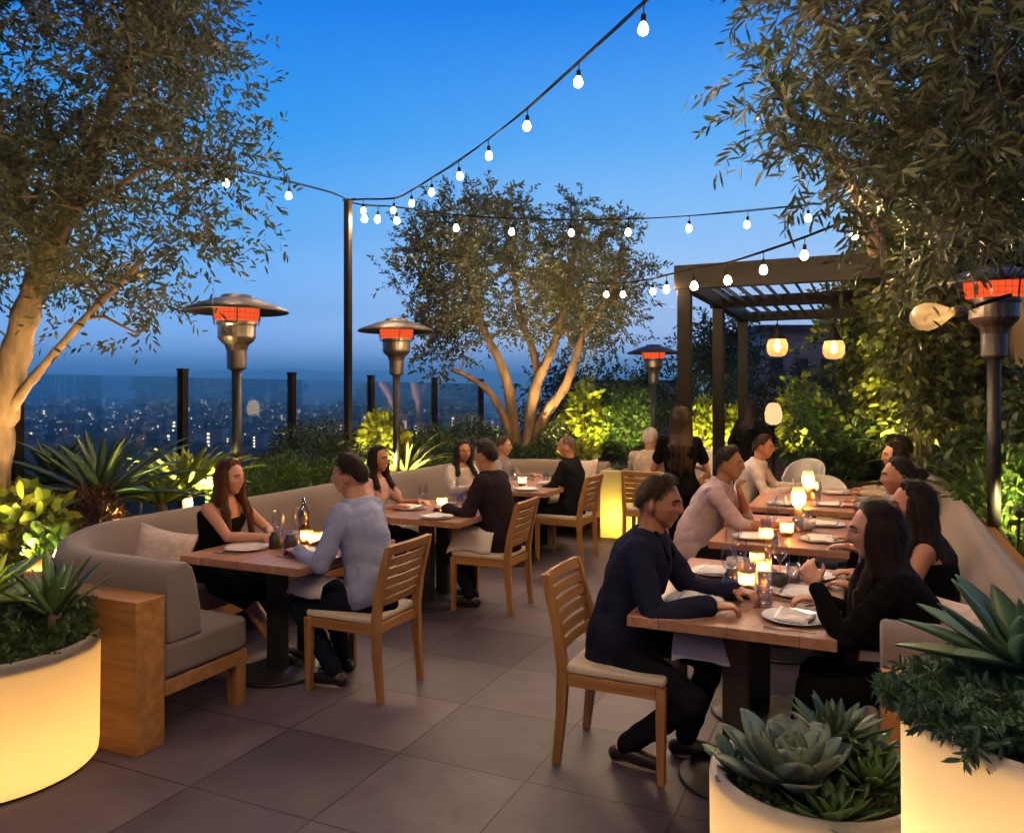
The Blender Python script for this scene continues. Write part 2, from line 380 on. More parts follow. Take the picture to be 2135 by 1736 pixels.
# ------------------------------------------------------------------ ground: patio, beds, terrain
def brickfloor():
    m, n, l, p = newmat('stone_pavers')
    co = n.new('ShaderNodeTexCoord'); mp = n.new('ShaderNodeMapping'); mp.inputs['Location'].default_value = (1.39, -2.55, 0)
    l.new(co.outputs['Object'], mp.inputs[0])
    bt = n.new('ShaderNodeTexBrick'); bt.offset = 0.0; bt.squash = 1.0
    for k, v in (('Scale', 1.0), ('Brick Width', .66), ('Row Height', .65), ('Mortar Size', .006), ('Mortar Smooth', .25), ('Bias', 0.0)): bt.inputs[k].default_value = v
    bt.inputs['Color1'].default_value = (.66, .65, .68, 1); bt.inputs['Color2'].default_value = (1.26, 1.2, 1.17, 1); bt.inputs['Mortar'].default_value = (.22, .20, .20, 1)
    l.new(mp.outputs[0], bt.inputs['Vector'])
    t = n.new('ShaderNodeTexNoise'); t.inputs['Scale'].default_value = 2.3; t.inputs['Detail'].default_value = 8; t.inputs['Roughness'].default_value = .68; t.inputs['Distortion'].default_value = .5
    l.new(co.outputs['Object'], t.inputs['Vector'])
    cr = n.new('ShaderNodeValToRGB'); e = cr.color_ramp.elements; e[0].position = .30; e[1].position = .72
    e[0].color = (.058, .047, .066, 1); e[1].color = (.122, .099, .130, 1); l.new(t.outputs['Fac'], cr.inputs[0])
    mu = n.new('ShaderNodeMix'); mu.data_type = 'RGBA'; mu.blend_type = 'MULTIPLY'; mu.inputs[0].default_value = 1
    l.new(cr.outputs[0], mu.inputs[6]); l.new(bt.outputs['Color'], mu.inputs[7])
    t2 = n.new('ShaderNodeTexNoise'); t2.inputs['Scale'].default_value = 60; t2.inputs['Detail'].default_value = 4; l.new(co.outputs['Object'], t2.inputs['Vector'])
    ad = n.new('ShaderNodeMath'); ad.operation = 'MULTIPLY_ADD'; ad.inputs[1].default_value = .25; l.new(t2.outputs['Fac'], ad.inputs[0])
    iv = n.new('ShaderNodeMath'); iv.operation = 'SUBTRACT'; iv.inputs[0].default_value = 1; l.new(bt.outputs['Fac'], iv.inputs[1]); l.new(iv.outputs[0], ad.inputs[2])
    b = n.new('ShaderNodeBump'); b.inputs['Strength'].default_value = .5; b.inputs['Distance'].default_value = .006; l.new(ad.outputs[0], b.inputs['Height'])
    t3 = n.new('ShaderNodeTexNoise'); t3.inputs['Scale'].default_value = 1.1; t3.inputs['Detail'].default_value = 6; t3.inputs['Roughness'].default_value = .7; l.new(co.outputs['Object'], t3.inputs['Vector'])
    st = n.new('ShaderNodeMapRange'); st.inputs[1].default_value = .54; st.inputs[2].default_value = .68; st.inputs[3].default_value = 1.0; st.inputs[4].default_value = .62; l.new(t3.outputs['Fac'], st.inputs[0])
    m4 = n.new('ShaderNodeMix'); m4.data_type = 'RGBA'; m4.blend_type = 'MULTIPLY'; m4.inputs[0].default_value = 1; l.new(mu.outputs[2], m4.inputs[6]); l.new(st.outputs[0], m4.inputs[7])   # old water stains
    l.new(m4.outputs[2], p.inputs['Base Color']); l.new(b.outputs[0], p.inputs['Normal'])
    rr = n.new('ShaderNodeMapRange'); rr.inputs[3].default_value = .42; rr.inputs[4].default_value = .62; l.new(t.outputs['Fac'], rr.inputs[0]); l.new(rr.outputs[0], p.inputs['Roughness'])
    return m
fl = MB(); fl.box((0.2, 6, -.25), (13.6, 28, .5)); struct(fl.build('patio_floor', brickfloor()))

def bed(name, x0, x1, y0, y1, z):
    g = MB(); nx, ny = 14, 40
    r = np.random.default_rng(3)
    hz = r.normal(size=(nx + 1, ny + 1)) * .03
    V = [(x0 + (x1 - x0) * i / nx, y0 + (y1 - y0) * j / ny, z + hz[i, j]) for i in range(nx + 1) for j in range(ny + 1)]
    F = [(i * (ny + 1) + j, (i + 1) * (ny + 1) + j, (i + 1) * (ny + 1) + j + 1, i * (ny + 1) + j + 1) for i in range(nx) for j in range(ny)]
    g.add(V, F)
    for a, b in (((x0, y0), (x1, y0)), ((x1, y0), (x1, y1)), ((x1, y1), (x0, y1)), ((x0, y1), (x0, y0))):
        g.add([(a[0], a[1], .004), (b[0], b[1], .004), (b[0], b[1], z), (a[0], a[1], z)], [(0, 1, 2, 3)])
    return struct(g.build(name, M['soil']))
bed('planting_bed', -6.35, -4.92, -1.0, 10.6, .42)
bed('planting_bed', -6.35, 1.0, 12.9, 19.0, .40)
bed('planting_bed', 1.02, 6.5, 3.2, 12.8, .42)

# terrain falling from the terrace to the valley, low hills and the far ridge
nth, rs = 180, np.concatenate([np.linspace(0, 26, 8), np.geomspace(30, 12600, 90)])
th = np.linspace(0, 2 * PI, nth, endpoint=False)
RR, TT = np.meshgrid(rs, th, indexing='ij')
X = RR * np.cos(TT); Y = RR * np.sin(TT)
def valley(X, Y):
    d = np.sqrt(X * X + Y * Y)
    ed = np.maximum(d - 22, 0)
    z = -.52 - 62 * (1 - np.exp(-ed / 130.0))
    z = z + (1 - np.exp(-ed / 500)) * (5 * np.sin(X / 310 + 1) * np.cos(Y / 270) + 4 * np.sin(X / 130 + Y / 170))
    a = np.arctan2(X, Y)
    ridge = 285 + 38 * np.sin(a * 9 + .6) + 26 * np.sin(a * 23) + 12 * np.sin(a * 61)
    z = z + (ridge + 60) * np.clip((d - 8200) / 2600, 0, 1) ** 1.5 * np.exp(-np.maximum(d - 11500, 0) / 3500)
    return z
Z = valley(X, Y)
Vt = np.stack([X, Y, Z], -1).reshape(-1, 3)
i, j = np.meshgrid(np.arange(len(rs) - 1), np.arange(nth), indexing='ij')
q = np.stack([i * nth + j, (i + 1) * nth + j, (i + 1) * nth + (j + 1) % nth, i * nth + (j + 1) % nth], -1).reshape(-1, 4)
M['land'] = mat('valley_ground', (.020, .034, .030), .9, (.045, .055, .05), .012, 0, stretch=(1, 1, 1), spec=.1)
struct(mesh_np('terrain', Vt, [q], M['land'], smooth=True))

# ------------------------------------------------------------------ glass windscreen, light pole
t = thing('glass_fence', 'frameless glass windscreen on dark posts along the planted edge, the city behind it', 'fence', (-6.15, 0, 0))
fy = [-.9, .75, 2.4, 4.05, 5.7, 7.3, 8.9, 10.6, 12.2]
for k, y in enumerate(fy):
    b = MB(); b.box((0, y, .98), (.075, .075, 1.92)); b.box((0, y, 1.945), (.085, .085, .02)); b.build('post', M['bronze'], t, bevel=.004)
    if k:
        g = MB(); g.box((0, (y + fy[k - 1]) / 2, 1.12), (.012, y - fy[k - 1] - .09, 1.5)); g.build('glass_panel', M['pane'], t)
p0 = at(725, 420, 9.55)
t = thing('light_pole', 'tall thin dark pole at the garden edge holding up the string lights', 'pole', (p0.x, p0.y, 0))
b = MB(); b.box((0, 0, p0.z / 2), (.075, .075, p0.z)); b.build('shaft', M['bronze'], t, bevel=.005)
b = MB(); b.box((0, 0, p0.z + .012), (.09, .09, .024)); b.tube([(0, 0, p0.z + .01), (.09, .02, p0.z + .03)], .012, 6); b.build('cap_hook', M['black_metal'], t)

# ------------------------------------------------------------------ banquettes
def sweep(mb, path, sec, side, mi=0):
    """sec: list of (inward offset, z); side picks which way is inward"""
    rings = []
    m = len(path)
    for i in range(m):
        a = Vector(path[max(i - 1, 0)]); b_ = Vector(path[min(i + 1, m - 1)]); tt = (b_ - a).normalized()
        nn = Vector((tt.y, -tt.x)) if side < 0 else Vector((-tt.y, tt.x))
        rings.append([(path[i][0] + nn.x * o, path[i][1] + nn.y * o, z) for o, z in sec])
    return mb.loft(rings, mi)
def arc(cx, cy, r, a0, a1, n=9): return [(cx + r * math.cos(R(a0 + (a1 - a0) * k / n)), cy + r * math.sin(R(a0 + (a1 - a0) * k / n))) for k in range(n + 1)]
SEC = [(.13, .475), (-.10, .475), (-.115, .60), (-.11, .78), (-.09, .835), (-.04, .865), (.02, .862), (.06, .83), (.085, .76), (.115, .60)]
SECP = [(.07, .0), (-.07, .0), (-.07, .70), (.07, .70)]
def banquette(label, xe, xb, yp, yf, far_x=None, r=.95):
    s = -1 if xb < xe else 1; side = s
    t = thing('banquette', label, 'banquette', (0, 0, 0))
    yc = yp + .29
    b = MB(); b.box(((xe + xb - s * (.62 if r > .6 else .3)) / 2, yp + .085, .365), (abs(xb - s * (.62 if r > .6 else .3) - xe), .17, .73)); b.build('wood_panel', M['panel'], t, bevel=.006)
    ax = xb - s * r
    if s < 0: crv = arc(ax, yc + r, r, -90, -180)
    else: crv = arc(ax, yc + r, r, -90, 0)
    path = [(xe + (ax - xe) * k / 5, yc) for k in range(5)] + crv
    yend = yf - r if far_x is not None else yf
    path += [(xb, yc + r + (yend - yc - r) * k / 12) for k in range(1, 13)]
    if far_x is not None: path += arc(ax, yend, r, 180, 90)[1:] + [(far_x, yf)]
    b = MB(); sweep(b, path, SEC, side); b.build('back_cushion', M['cushion'], t, bevel=.02, seg=3)
    out = [(x, y) for x, y in path[5:]]
    b = MB(); sweep(b, out, [(o - .185, z) for o, z in SECP], side); b.build('back_panel', M['panel'], t)
    # seats
    b = MB(); b.box(((xe + xb - s * .68) / 2, yp + .46, .262), (abs(xb - xe) - .70, .56, .075)); b.build('seat_frame', M['teak_x'], t, bevel=.004)
    b = MB(); b.box(((xe + xb - s * .64) / 2, yp + .45, .395), (abs(xb - xe) - .64, .58, .18)); b.build('seat_cushion', M['cushion'], t, bevel=.035, seg=4)
    y0 = yp + .75; nseg = max(2, round((yend - y0) / 1.35)); xm = xb - s * .38
    b = MB(); b.box((xm, (y0 + yend) / 2, .262), (.60, yend - y0 - .02, .075)); b.build('seat_frame', M['teak_y'], t, bevel=.004)
    for k in range(nseg):
        a0 = y0 + (yend - y0) * k / nseg; a1 = y0 + (yend - y0) * (k + 1) / nseg
        b = MB(); b.box((xm, (a0 + a1) / 2, .395), (.62, a1 - a0 - .008, .18)); b.build('seat_cushion', M['cushion'], t, bevel=.035, seg=4)
    if far_x is not None:
        b = MB(); b.box(((far_x + xb) / 2, yf - .36, .262), (abs(far_x - xb) - .04, .58, .075)); b.build('seat_frame', M['teak_x'], t, bevel=.004)
        b = MB(); b.box(((far_x + xb) / 2, yf - .36, .395), (abs(far_x - xb), .62, .18)); b.build('seat_cushion', M['cushion'], t, bevel=.035, seg=4)
    legs = [(xe + s * .05, yp + .70), (xe + s * .7, yp + .70)] + [(xb - s * .64, y0 + 1.2 + k * 1.6) for k in range(int((yend - y0) / 1.6))]
    for x, y in legs:
        b = MB(); b.box((x, y, .112), (.07, .07, .224)); b.build('leg', M['teak_z'], t, bevel=.003)
    return t
banquette('taupe upholstered banquette with curved corner and slatted wood end beside the left glowing planter', -3.15, -4.60, 2.64, 9.35, -2.95)
banquette('long taupe upholstered banquette along the right bed where the row of women sit', .03, .60, 3.0, 11.0, None, .40)

def pillow(label, loc, rot, w=.42, h=.40):
    b = MB(); n = 12; V = []; F = []
    for sgn in (1, -1):
        for i in range(n + 1):
            for j in range(n + 1):
                u = i / n * 2 - 1; v = j / n * 2 - 1
                pu = u * (1 - .10 * (1 - v * v) * abs(u)); pv = v * (1 - .10 * (1 - u * u) * abs(v))
                V.append((pu * w / 2, sgn * .085 * ((1 - u ** 4) * (1 - v ** 4)) ** .6, pv * h / 2 + h / 2))
    m = (n + 1) ** 2
    for sgn in (0, 1):
        for i in range(n):
            for j in range(n):
                a = sgn * m + i * (n + 1) + j; f = (a, a + n + 1, a + n + 2, a + 1)
                F.append(f if sgn == 0 else f[::-1])
    b.add(V, F); o = b.build('throw_pillow', M['pillow'], smooth=True)
    o.location = loc; o.rotation_euler = rot; return tag(o, label, 'pillow')
pillow('pale patterned square pillow leaning in the curved corner of the left banquette', (-3.98, 3.45, .52), (R(-10), R(13), R(26)), .36, .38)
pillow('cream pillow standing on the far end of the left banquette', (-3.2, 8.98, .50), (R(14), R(4), R(170)), .46, .42)
pillow('taupe bolster pillow at the near end of the right banquette behind the agave', (.36, 3.52, .50), (R(-15), 0, R(-28)), .5, .40)

# ------------------------------------------------------------------ tables
def table(label, x0, x1, y0, y1):
    w, d = x1 - x0, y1 - y0
    t = thing('dining_table', label, 'table', ((x0 + x1) / 2, (y0 + y1) / 2, 0), 0, 'wooden dining tables')
    b = MB(); b.box((0, 0, .726), (w, d, .048)); b.build('tabletop', M['table_top'], t, bevel=.006)
    b = MB(); b.box((0, 0, .690), (w - .3, d - .3, .022)); b.build('underframe', M['black_metal'], t)
    for yy in ((-d / 2 + .27, d / 2 - .27) if d > 1.1 else (-.14, .14)):
        b = MB(); b.box((0, yy, .35), (.11, .075, .66)); b.build('column', M['black_metal'], t, bevel=.004)
        b = MB(); b.lathe([(0, .004), (.25, .004), (.255, .012), (.24, .022), (.06, .034), (0, .036)], 28, (0, yy, 0)); b.build('base_plate', M['black_metal'], t, smooth=True)
    return t
table('plank-top table between the black tank top woman and the blue shirt man', -3.76, -2.86, 3.46, 4.42)
table('plank-top table in the middle of the left banquette, across which the dark jacket man sits', -3.76, -2.80, 5.18, 6.16)
table('farthest left plank-top table, in front of the white blouse woman', -3.76, -2.86, 7.05, 8.40)
table('nearest and largest-looking plank-top table, beside the navy blazer man', -.97, -.12, 3.33, 4.66)
table('plank-top table second along the right row, at the pink shirt man with hand on chin', -.97, -.12, 5.22, 6.52)
table('plank-top table third along the right row, under the front edge of the pergola', -.97, -.12, 6.95, 8.60)

# ------------------------------------------------------------------ chairs
def make_chair():
    t = thing('dining_chair', 'x', 'chair', (0, 0, 0), 0, 'slatted teak dining chairs')
    for s in (-1, 1):
        b = MB()
        for (z0, z1, h0, h1) in ((0, .425, .017, .023),):
            b.loft([[(s * .212 + i * h0, .222 + j * h0, z0) for i, j in ((-1, -1), (1, -1), (1, 1), (-1, 1))], [(s * .212 + i * h1, .222 + j * h1, z1) for i, j in ((-1, -1), (1, -1), (1, 1), (-1, 1))]])
        b.build('front_leg', M['teak_z'], t, bevel=.004)
        b = MB(); rings = []
        for z, y, h in ((0, -.270, .017), (.25, -.245, .022), (.44, -.238, .024), (.62, -.262, .022), (.84, -.318, .019), (.872, -.327, .017)):
            rings.append([(s * .212 + i * h * .85, y + j * h * 1.1, z) for i, j in ((-1, -1), (1, -1), (1, 1), (-1, 1))])
        b.loft(rings); b.build('rear_leg', M['teak_z'], t, bevel=.004)
    b = MB(); b.box((0, .224, .398), (.38, .026, .055)); b.build('front_rail', M['teak_x'], t, bevel=.003); b = MB(); b.box((0, -.236, .398), (.38, .026, .055)); b.build('back_rail', M['teak_x'], t, bevel=.003)
    for s in (-1, 1):
        b = MB(); b.box((s * .214, -.007, .398), (.026, .41, .055)); b.build('side_rail', M['teak_y'], t, bevel=.003)
    b = MB(); b.box((0, .005, .446), (.45, .47, .042)); b.build('seat_cushion', M['seatpad'], t, bevel=.017, seg=3)
    def slat(z, h, w=.40, th=.016):
        rings = []
        yb = -.262 - (z - .62) * .255; sl = Vector((0, -.255, 1)).normalized(); nn = Vector((0, 1, .255)).normalized()
        for k in range(9):
            u = k / 8 * 2 - 1; cy_ = -.014 * (1 - u * u)
            c = Vector((u * w / 2, yb + cy_, z))
            rings.append([c + sl * (a * h / 2) + nn * (e * th / 2) for a, e in ((-1, -1), (-1, 1), (1, 1), (1, -1))])
        return rings
    for k in range(5):
        b = MB(); b.loft(slat(.545 + k * .058, .047)); b.build('slat', M['teak_x'], t, bevel=.003)
    b = MB(); b.loft(slat(.848, .058, .425, .026)); b.build('top_rail', M['teak_x'], t, bevel=.006)
    return t
chair0 = make_chair()
CHG = 'slatted teak dining chairs'
def chair(x, y, rz, label, first=False):
    o = chair0 if first else copy_tree(chair0)
    o.location = (x, y, 0); o.rotation_euler = (0, 0, R(rz)); o['label'] = label
chair(-2.74, 3.88, 90, 'teak chair with cream seat pad under the man in the light blue shirt', True)
chair(-2.79, 5.70, 92, 'teak chair under the dark jacket man at the middle left table')
chair(-2.90, 7.70, 88, 'teak chair beside the bright yellow planter, a man in dark suit on it')
chair(-1.06, 3.63, -90, 'teak chair nearest the camera, under the navy blazer man')
chair(-1.24, 6.00, -92, 'teak chair under the man in the pale pink shirt resting his chin')
chair(-1.24, 8.25, -90, 'teak chair under the white shirt man at the third right table')
chair(-2.25, 8.58, 3, 'teak chair with its back to the camera, under the white-haired person')

M['white_seat'] = mat('white_seat_fabric', (.74, .70, .66), .8, (.68, .64, .6), 30, .2, 200)
def tub_chair(label, x, y, rz, s=1.0):
    t = thing('tub_chair', label, 'chair', (x, y, 0), R(rz), 'white tub chairs'); t.scale = (s, s, s)
    b = MB(); rings = []
    for k in range(17):
        a = R(-10 + 200 * k / 16); hh = .62 + .30 * math.sin(max(0, min(PI, (a - 0)))) ** .6 if 0 < a < PI else .62
        rings.append([(math.cos(a) * r, -math.sin(a) * r, z) for r, z in ((.26, .40), (.30, .40), (.33, hh), (.29, hh))])
    b.loft(rings); b.build('shell', M['white_seat'], t, bevel=.012)
    b = MB(); b.lathe([(0, .40), (.27, .40), (.275, .44), (.25, .47), (0, .475)], 22); b.build('seat', M['seatpad'], t, smooth=True)
    for sx in (-1, 1):
        for sy in (-1, 1):
            b = MB(); b.tube([(sx * .18, sy * .18, .41), (sx * .24, sy * .24, 0)], [.018, .012], 8); b.build('leg', M['teak_z'], t, smooth=True)
tub_chair('white rounded chair facing the camera at the head of the right table row', -.50, 9.3, 180, .86)
tub_chair('white rounded chair behind the white shirt man, under the pergola', -.85, 11.4, 160, .88)
tub_chair('white rounded chair half hidden beside the dark pergola post at the back', -2.1, 11.6, 200, .95)

# ------------------------------------------------------------------ patio heaters
def make_heater(name='patio_heater'):
    t = thing(name, 'x', 'heater', (0, 0, 0), 0, 'mushroom patio heaters')
    b = MB(); b.lathe([(0, 0), (.24, 0), (.24, .03), (.21, .05), (.20, .44), (.10, .50), (.045, .52)], 24); b.build('base', M['bronze'], t, smooth=True)
    b = MB(); b.tube([(0, 0, .5), (0, 0, 1.94)], .045, 14); b.build('pole', M['black_metal'], t, smooth=True)
    b = MB(); b.lathe([(.05, 1.92), (.085, 1.94), (.088, 2.10), (.105, 2.15), (.15, 2.19), (.165, 2.22), (.165, 2.32), (.175, 2.335), (.175, 2.36), (.12, 2.37)], 24); b.build('burner', M['steel'], t, smooth=False)
    b = MB(); b.lathe([(.14, 2.36), (.185, 2.375), (.20, 2.43), (.20, 2.49), (.13, 2.50)], 24); b.build('glowing_element', M['coil'], t, smooth=True)
    b = MB()
    for z in (2.39, 2.43, 2.475): b.tube([(.205 * math.cos(2 * PI * k / 28), .205 * math.sin(2 * PI * k / 28), z) for k in range(29)], .0014, 4, caps=False)
    for k in range(28): b.tube([(.206 * math.cos(2 * PI * k / 28), .206 * math.sin(2 * PI * k / 28), 2.37), (.206 * math.cos(2 * PI * k / 28), .206 * math.sin(2 * PI * k / 28), 2.50)], .0013, 4)
    b.build('guard_mesh', M['black_metal'], t)
    for k in range(4):
        a = PI / 4 + k * PI / 2
        b = MB(); b.tube([(.19 * math.cos(a), .19 * math.sin(a), 2.33), (.205 * math.cos(a), .205 * math.sin(a), 2.52)], .007, 6); b.build('bracket', M['steel'], t)
    b = MB(); b.lathe([(0, 2.50), (.20, 2.505), (.43, 2.455), (.455, 2.445), (.46, 2.452), (.44, 2.475), (.22, 2.56), (.14, 2.575), (.13, 2.60), (0, 2.61)], 36); b.build('reflector', M['dish'], t, smooth=True)
    return t
heater0 = make_heater()
def heater(x, y, label, s=1.0, first=False):
    o = heater0 if first else copy_tree(heater0)
    o.location = (x, y, 0); o['label'] = label; o.scale = (s, s, s)
q = at(493, 0, 7.15); heater(q.x, q.y, 'mushroom patio heater glowing red, left of the light pole, behind the woman in black', 1, True)
q = at(826, 0, 9.45); heater(q.x, q.y, 'mushroom patio heater glowing red, between the light pole and the central olive tree')
q = at(1362, 0, 13.3); heater(q.x, q.y, 'small-looking far patio heater just left of the pergola front post', .97)
q = at(2072, 0, 6.0); heater(q.x, q.y, 'patio heater at the right edge half hidden in leaves beside the cream wall', 1.03)

# ------------------------------------------------------------------ pergola and pendants
t = thing('pergola', 'dark louvred pergola standing over the far right tables', 'pergola', (-1.72, 8.0, 0))
PX = 3.6; PYS = (0, 1.95, 4.0)
for y in PYS:
    for x in (0, PX):
        b = MB(); b.box((x, y, 1.38), (.13, .13, 2.76)); b.build('post', M['bronze'], t, bevel=.006)
for y in PYS:
    hb = .24 if y == 0 else .135; b = MB(); b.box((PX / 2, y, 2.765 + hb / 2), (PX + .20, .10, hb)); b.build('beam', M['bronze'], t, bevel=.005)
for x in (0, PX):
    for y0_, y1_ in ((.05, 1.90), (2.0, 3.95)):
        b = MB(); b.box((x, (y0_ + y1_) / 2, 2.883), (.10, y1_ - y0_, .23)); b.build('side_beam', M['bronze'], t, bevel=.005)
def shellmat(name, c, tr=.72):
    m, n, l, p = newmat(name)
    p.inputs['Base Color'].default_value = lin(c); p.inputs['Roughness'].default_value = .45
    t = n.new('ShaderNodeBsdfTranslucent'); t.inputs[0].default_value = lin(c)
    ms = n.new('ShaderNodeMixShader'); ms.inputs[0].default_value = tr
    l.new(p.outputs[0], ms.inputs[1]); l.new(t.outputs[0], ms.inputs[2]); l.new(ms.outputs[0], n['Material Output'].inputs[0]); return m
M['led'] = emit('warm_led_strip_glow', (1, .72, .40), 1.8)
M['canopy'] = shellmat('shade_canopy_cloth', (.62, .56, .48), .5)
for y0_, y1_ in ((.052, 1.898), (2.002, 3.948)):
    b = MB(); b.box((PX / 2, y0_ + .012, 2.80), (PX - .2, .018, .012)); b.build('led_strip', M['led'], t)
    for k in range(24):
        b = MB(); b.box((.17 + k * .142, (y0_ + y1_) / 2, 2.83), (.012, y1_ - y0_ - .06, .060), Matrix.Rotation(R(-16), 3, 'Y')); b.build('louvre', M['bronze'], t)
def pendant(label, px, py, d):
    q = at(px, py, d)
    t = thing('pendant_lantern', label, 'lantern', (q.x, q.y, q.z), 0, 'glass pendant lanterns')
    b = MB(); b.tube([(0, 0, .20), (0, 0, 2.80 - q.z)], .006, 6); b.build('cord', M['wire'], t)
    b = MB(); b.lathe([(.012, .22), (.03, .17), (.055, .10), (.10, .045), (.105, .03)], 18); b.build('cap', M['bronze'], t, smooth=True)
    b = MB(); b.lathe([(.10, .03), (.125, -.04), (.12, -.12), (.09, -.17), (.03, -.185)], 20); b.build('glass_shade', M['frost'], t, smooth=True)
    b = MB(); b.lathe([(.008, .03), (.025, -.01), (.04, -.06), (.03, -.10), (.0, -.115)], 12); b.build('bulb', M['pbulb'], t, smooth=True)
M['pbulb'] = emit('pendant_bulb_glow', (1, .60, .25), 22)
pendant('clear glass pendant lantern hanging near the middle of the pergola', 1620, 712, 9.6)
pendant('clear glass pendant lantern hanging closer to the leafy right side of the pergola', 1738, 716, 9.3)

# ------------------------------------------------------------------ string lights
def bulb_mesh():
    b = MB(); b.tube([(0, 0, 0), (0, 0, -.075)], .0045, 6); b.lathe([(.010, -.07), (.019, -.078), (.021, -.128), (.019, -.135)], 10, caps=True)
    s = b.build('socket', M['wire'], None, smooth=True)
    b = MB(); b.lathe([(.014, -.134), (.022, -.146), (.034, -.170), (.037, -.188), (.031, -.208), (.016, -.221), (.001, -.224)], 14)
    u = b.build('bulb', M['bulb'], None, smooth=True); return s, u
sock0, bulb0 = bulb_mesh(); used0 = [False]
def catmull(P, n=6):
    out = []
    for i in range(len(P) - 1):
        a = P[max(i - 1, 0)]; b = P[i]; c = P[i + 1]; d = P[min(i + 2, len(P) - 1)]
        for k in range(n):
            t = k / n
            out.append(.5 * ((2 * b) + (c - a) * t + (2 * a - 5 * b + 4 * c - d) * t * t + (3 * b - a - 3 * c + d) * t ** 3))
    out.append(P[-1]); return out
def strand(label, pts, hang=None, scale=1.0):
    """pts: (px, py, depth, has_bulb) points on the cable"""
    P = [at(*p[:3]) for p in pts]; o0 = P[0]
    t = thing('string_light', label, 'string lights', o0, 0, 'festoon string lights')
    b = MB(); b.tube([p - o0 for p in catmull(P)], .0075, 6)
    c = catmull([p + Vector((random.uniform(-.012, .012), random.uniform(-.012, .012), random.uniform(.004, .016))) for p in P])
    b.tube([p - o0 for p in c], .004, 5); b.build('cable', M['wire'], t)
    for p, w in zip(pts, P):
        if not p[3]: continue
        if used0[0]: s = sock0.copy(); link(s); u = bulb0.copy(); link(u)
        else: s, u = sock0, bulb0; used0[0] = True
        s.parent = t; s.location = w - o0; u.parent = s
        u.location = (0, 0, 0)
        s.rotation_euler = (random.uniform(-.12, .12), random.uniform(-.12, .12), random.uniform(0, 6)); s.scale = (scale,) * 3
strand('string of warm bulbs swooping from the light pole up over the camera at the top', [
    (727, 418, 9.55, 0), (757, 416, 9.2, 1), (822, 414, 8.6, 1), (857, 398, 8.1, 1), (900, 372, 7.5, 1), (955, 337, 6.9, 1), (1018, 290, 6.25, 1),
    (1100, 226, 5.6, 1), (1207, 130, 4.9, 1), (1342, 8, 4.2, 1), (1560, -190, 3.5, 1), (1900, -470, 2.9, 1), (2400, -900, 2.3, 0)], scale=.72)
strand('short string of warm bulbs running from the light pole left into the big olive tree', [
    (727, 418, 9.55, 0), (690, 402, 9.2, 0), (604, 380, 8.4, 1), (575, 373, 8.0, 0), (470, 350, 7.4, 1), (330, 330, 6.8, 0)], scale=.8)
strand('long level string of warm bulbs passing in front of the central olive tree', [
    (731, 422, 9.6, 0), (757, 428, 9.6, 1), (788, 430, 9.7, 1), (825, 432, 9.8, 1), (948, 448, 10.0, 1), (1067, 456, 10.1, 1), (1187, 459, 10.1, 1), (1310, 457, 10.0, 1),
    (1437, 450, 9.9, 1), (1560, 440, 9.8, 1), (1684, 427, 9.7, 1), (1790, 416, 9.5, 0)], scale=.92)
strand('string of warm bulbs sloping down from the right olive tree along the pergola front', [
    (1830, 425, 6.2, 0), (1784, 452, 6.2, 1), (1678, 495, 6.25, 1), (1592, 525, 6.3, 1), (1515, 548, 6.5, 1), (1446, 562, 6.9, 1), (1390, 574, 8.0, 1), (1360, 582, 9.0, 1), (1300, 590, 10.0, 1), (1265, 592, 10.6, 1), (1225, 588, 11.2, 0)], scale=.8)

t = thing('string_light', 'unseen added string of warm bulbs crossing overhead above the camera position', 'string lights', (-4.5, .4, 3.9), 0, 'festoon string lights')  # unseen strand, added for warm light from the camera side
P_ = [Vector((.75 * k, .10 * k, -.16 * math.sin(PI * k / 9))) for k in range(10)]
b = MB(); b.tube(catmull(P_), .0075, 6); b.build('cable', M['wire'], t)
for p in P_[1:9]:
    s = sock0.copy(); link(s); u = bulb0.copy(); link(u); s.parent = t; s.location = p; u.parent = s; u.location = (0, 0, 0); s.rotation_euler = (0, 0, 0); s.scale = (.9,) * 3

# big filament bulb lamp reaching out from the wall at the right, cream wall corner
q = at(2108, 0, 7.4)
t = thing('stucco_pier', 'narrow cream stucco wall pier at the right edge of the photo behind the heater', 'wall', (q.x + .12, q.y, 0))
M['stucco'] = mat('cream_stucco', (.50, .38, .24), .9, (.44, .33, .2), 6, .5, 120)
b = MB(); b.box((0, 0, 1.35), (.32, .9, 2.7)); b.build('shaft', M['stucco'], t, bevel=.01)
b = MB(); b.box((0, 0, 2.76), (.42, 1.0, .12)); b.build('coping', M['bronze'], t, bevel=.006)
q = at(1945, 658, 5.6)
t = thing('filament_lamp', 'large pear-shaped amber filament bulb pointing left among the right-hand leaves', 'lamp', q)
t.rotation_euler = (0, R(-10), R(YAW))
b = MB(); b.lathe([(.0, -.15), (.05, -.145), (.085, -.11), (.10, -.05), (.09, .01), (.06, .075), (.035, .12), (.03, .15)], 22)
o = b.build('bulb', M['frostlamp'], t, smooth=True); o.rotation_euler = (0, R(90), 0)
b = MB()
for k in range(4):
    a = k * PI / 2 + .4
    b.tube([(.03 * math.cos(a), .03 * math.sin(a), .11), (.055 * math.cos(a + .3), .055 * math.sin(a + .3), -.02), (.045 * math.cos(a + .8), .045 * math.sin(a + .8), -.10)], .006, 6)
o = b.build('filament', M['filament'], t, smooth=True); o.rotation_euler = (0, R(90), 0)
b = MB(); b.tube([(.14, 0, 0), (.23, 0, 0)], .036, 12); b.build('socket', M['steel'], t, smooth=True)
b = MB(); b.tube([(.22, 0, 0), (.42, .02, .03), (.62, .08, .05)], .014, 8); b.build('arm', M['bronze'], t, smooth=True)

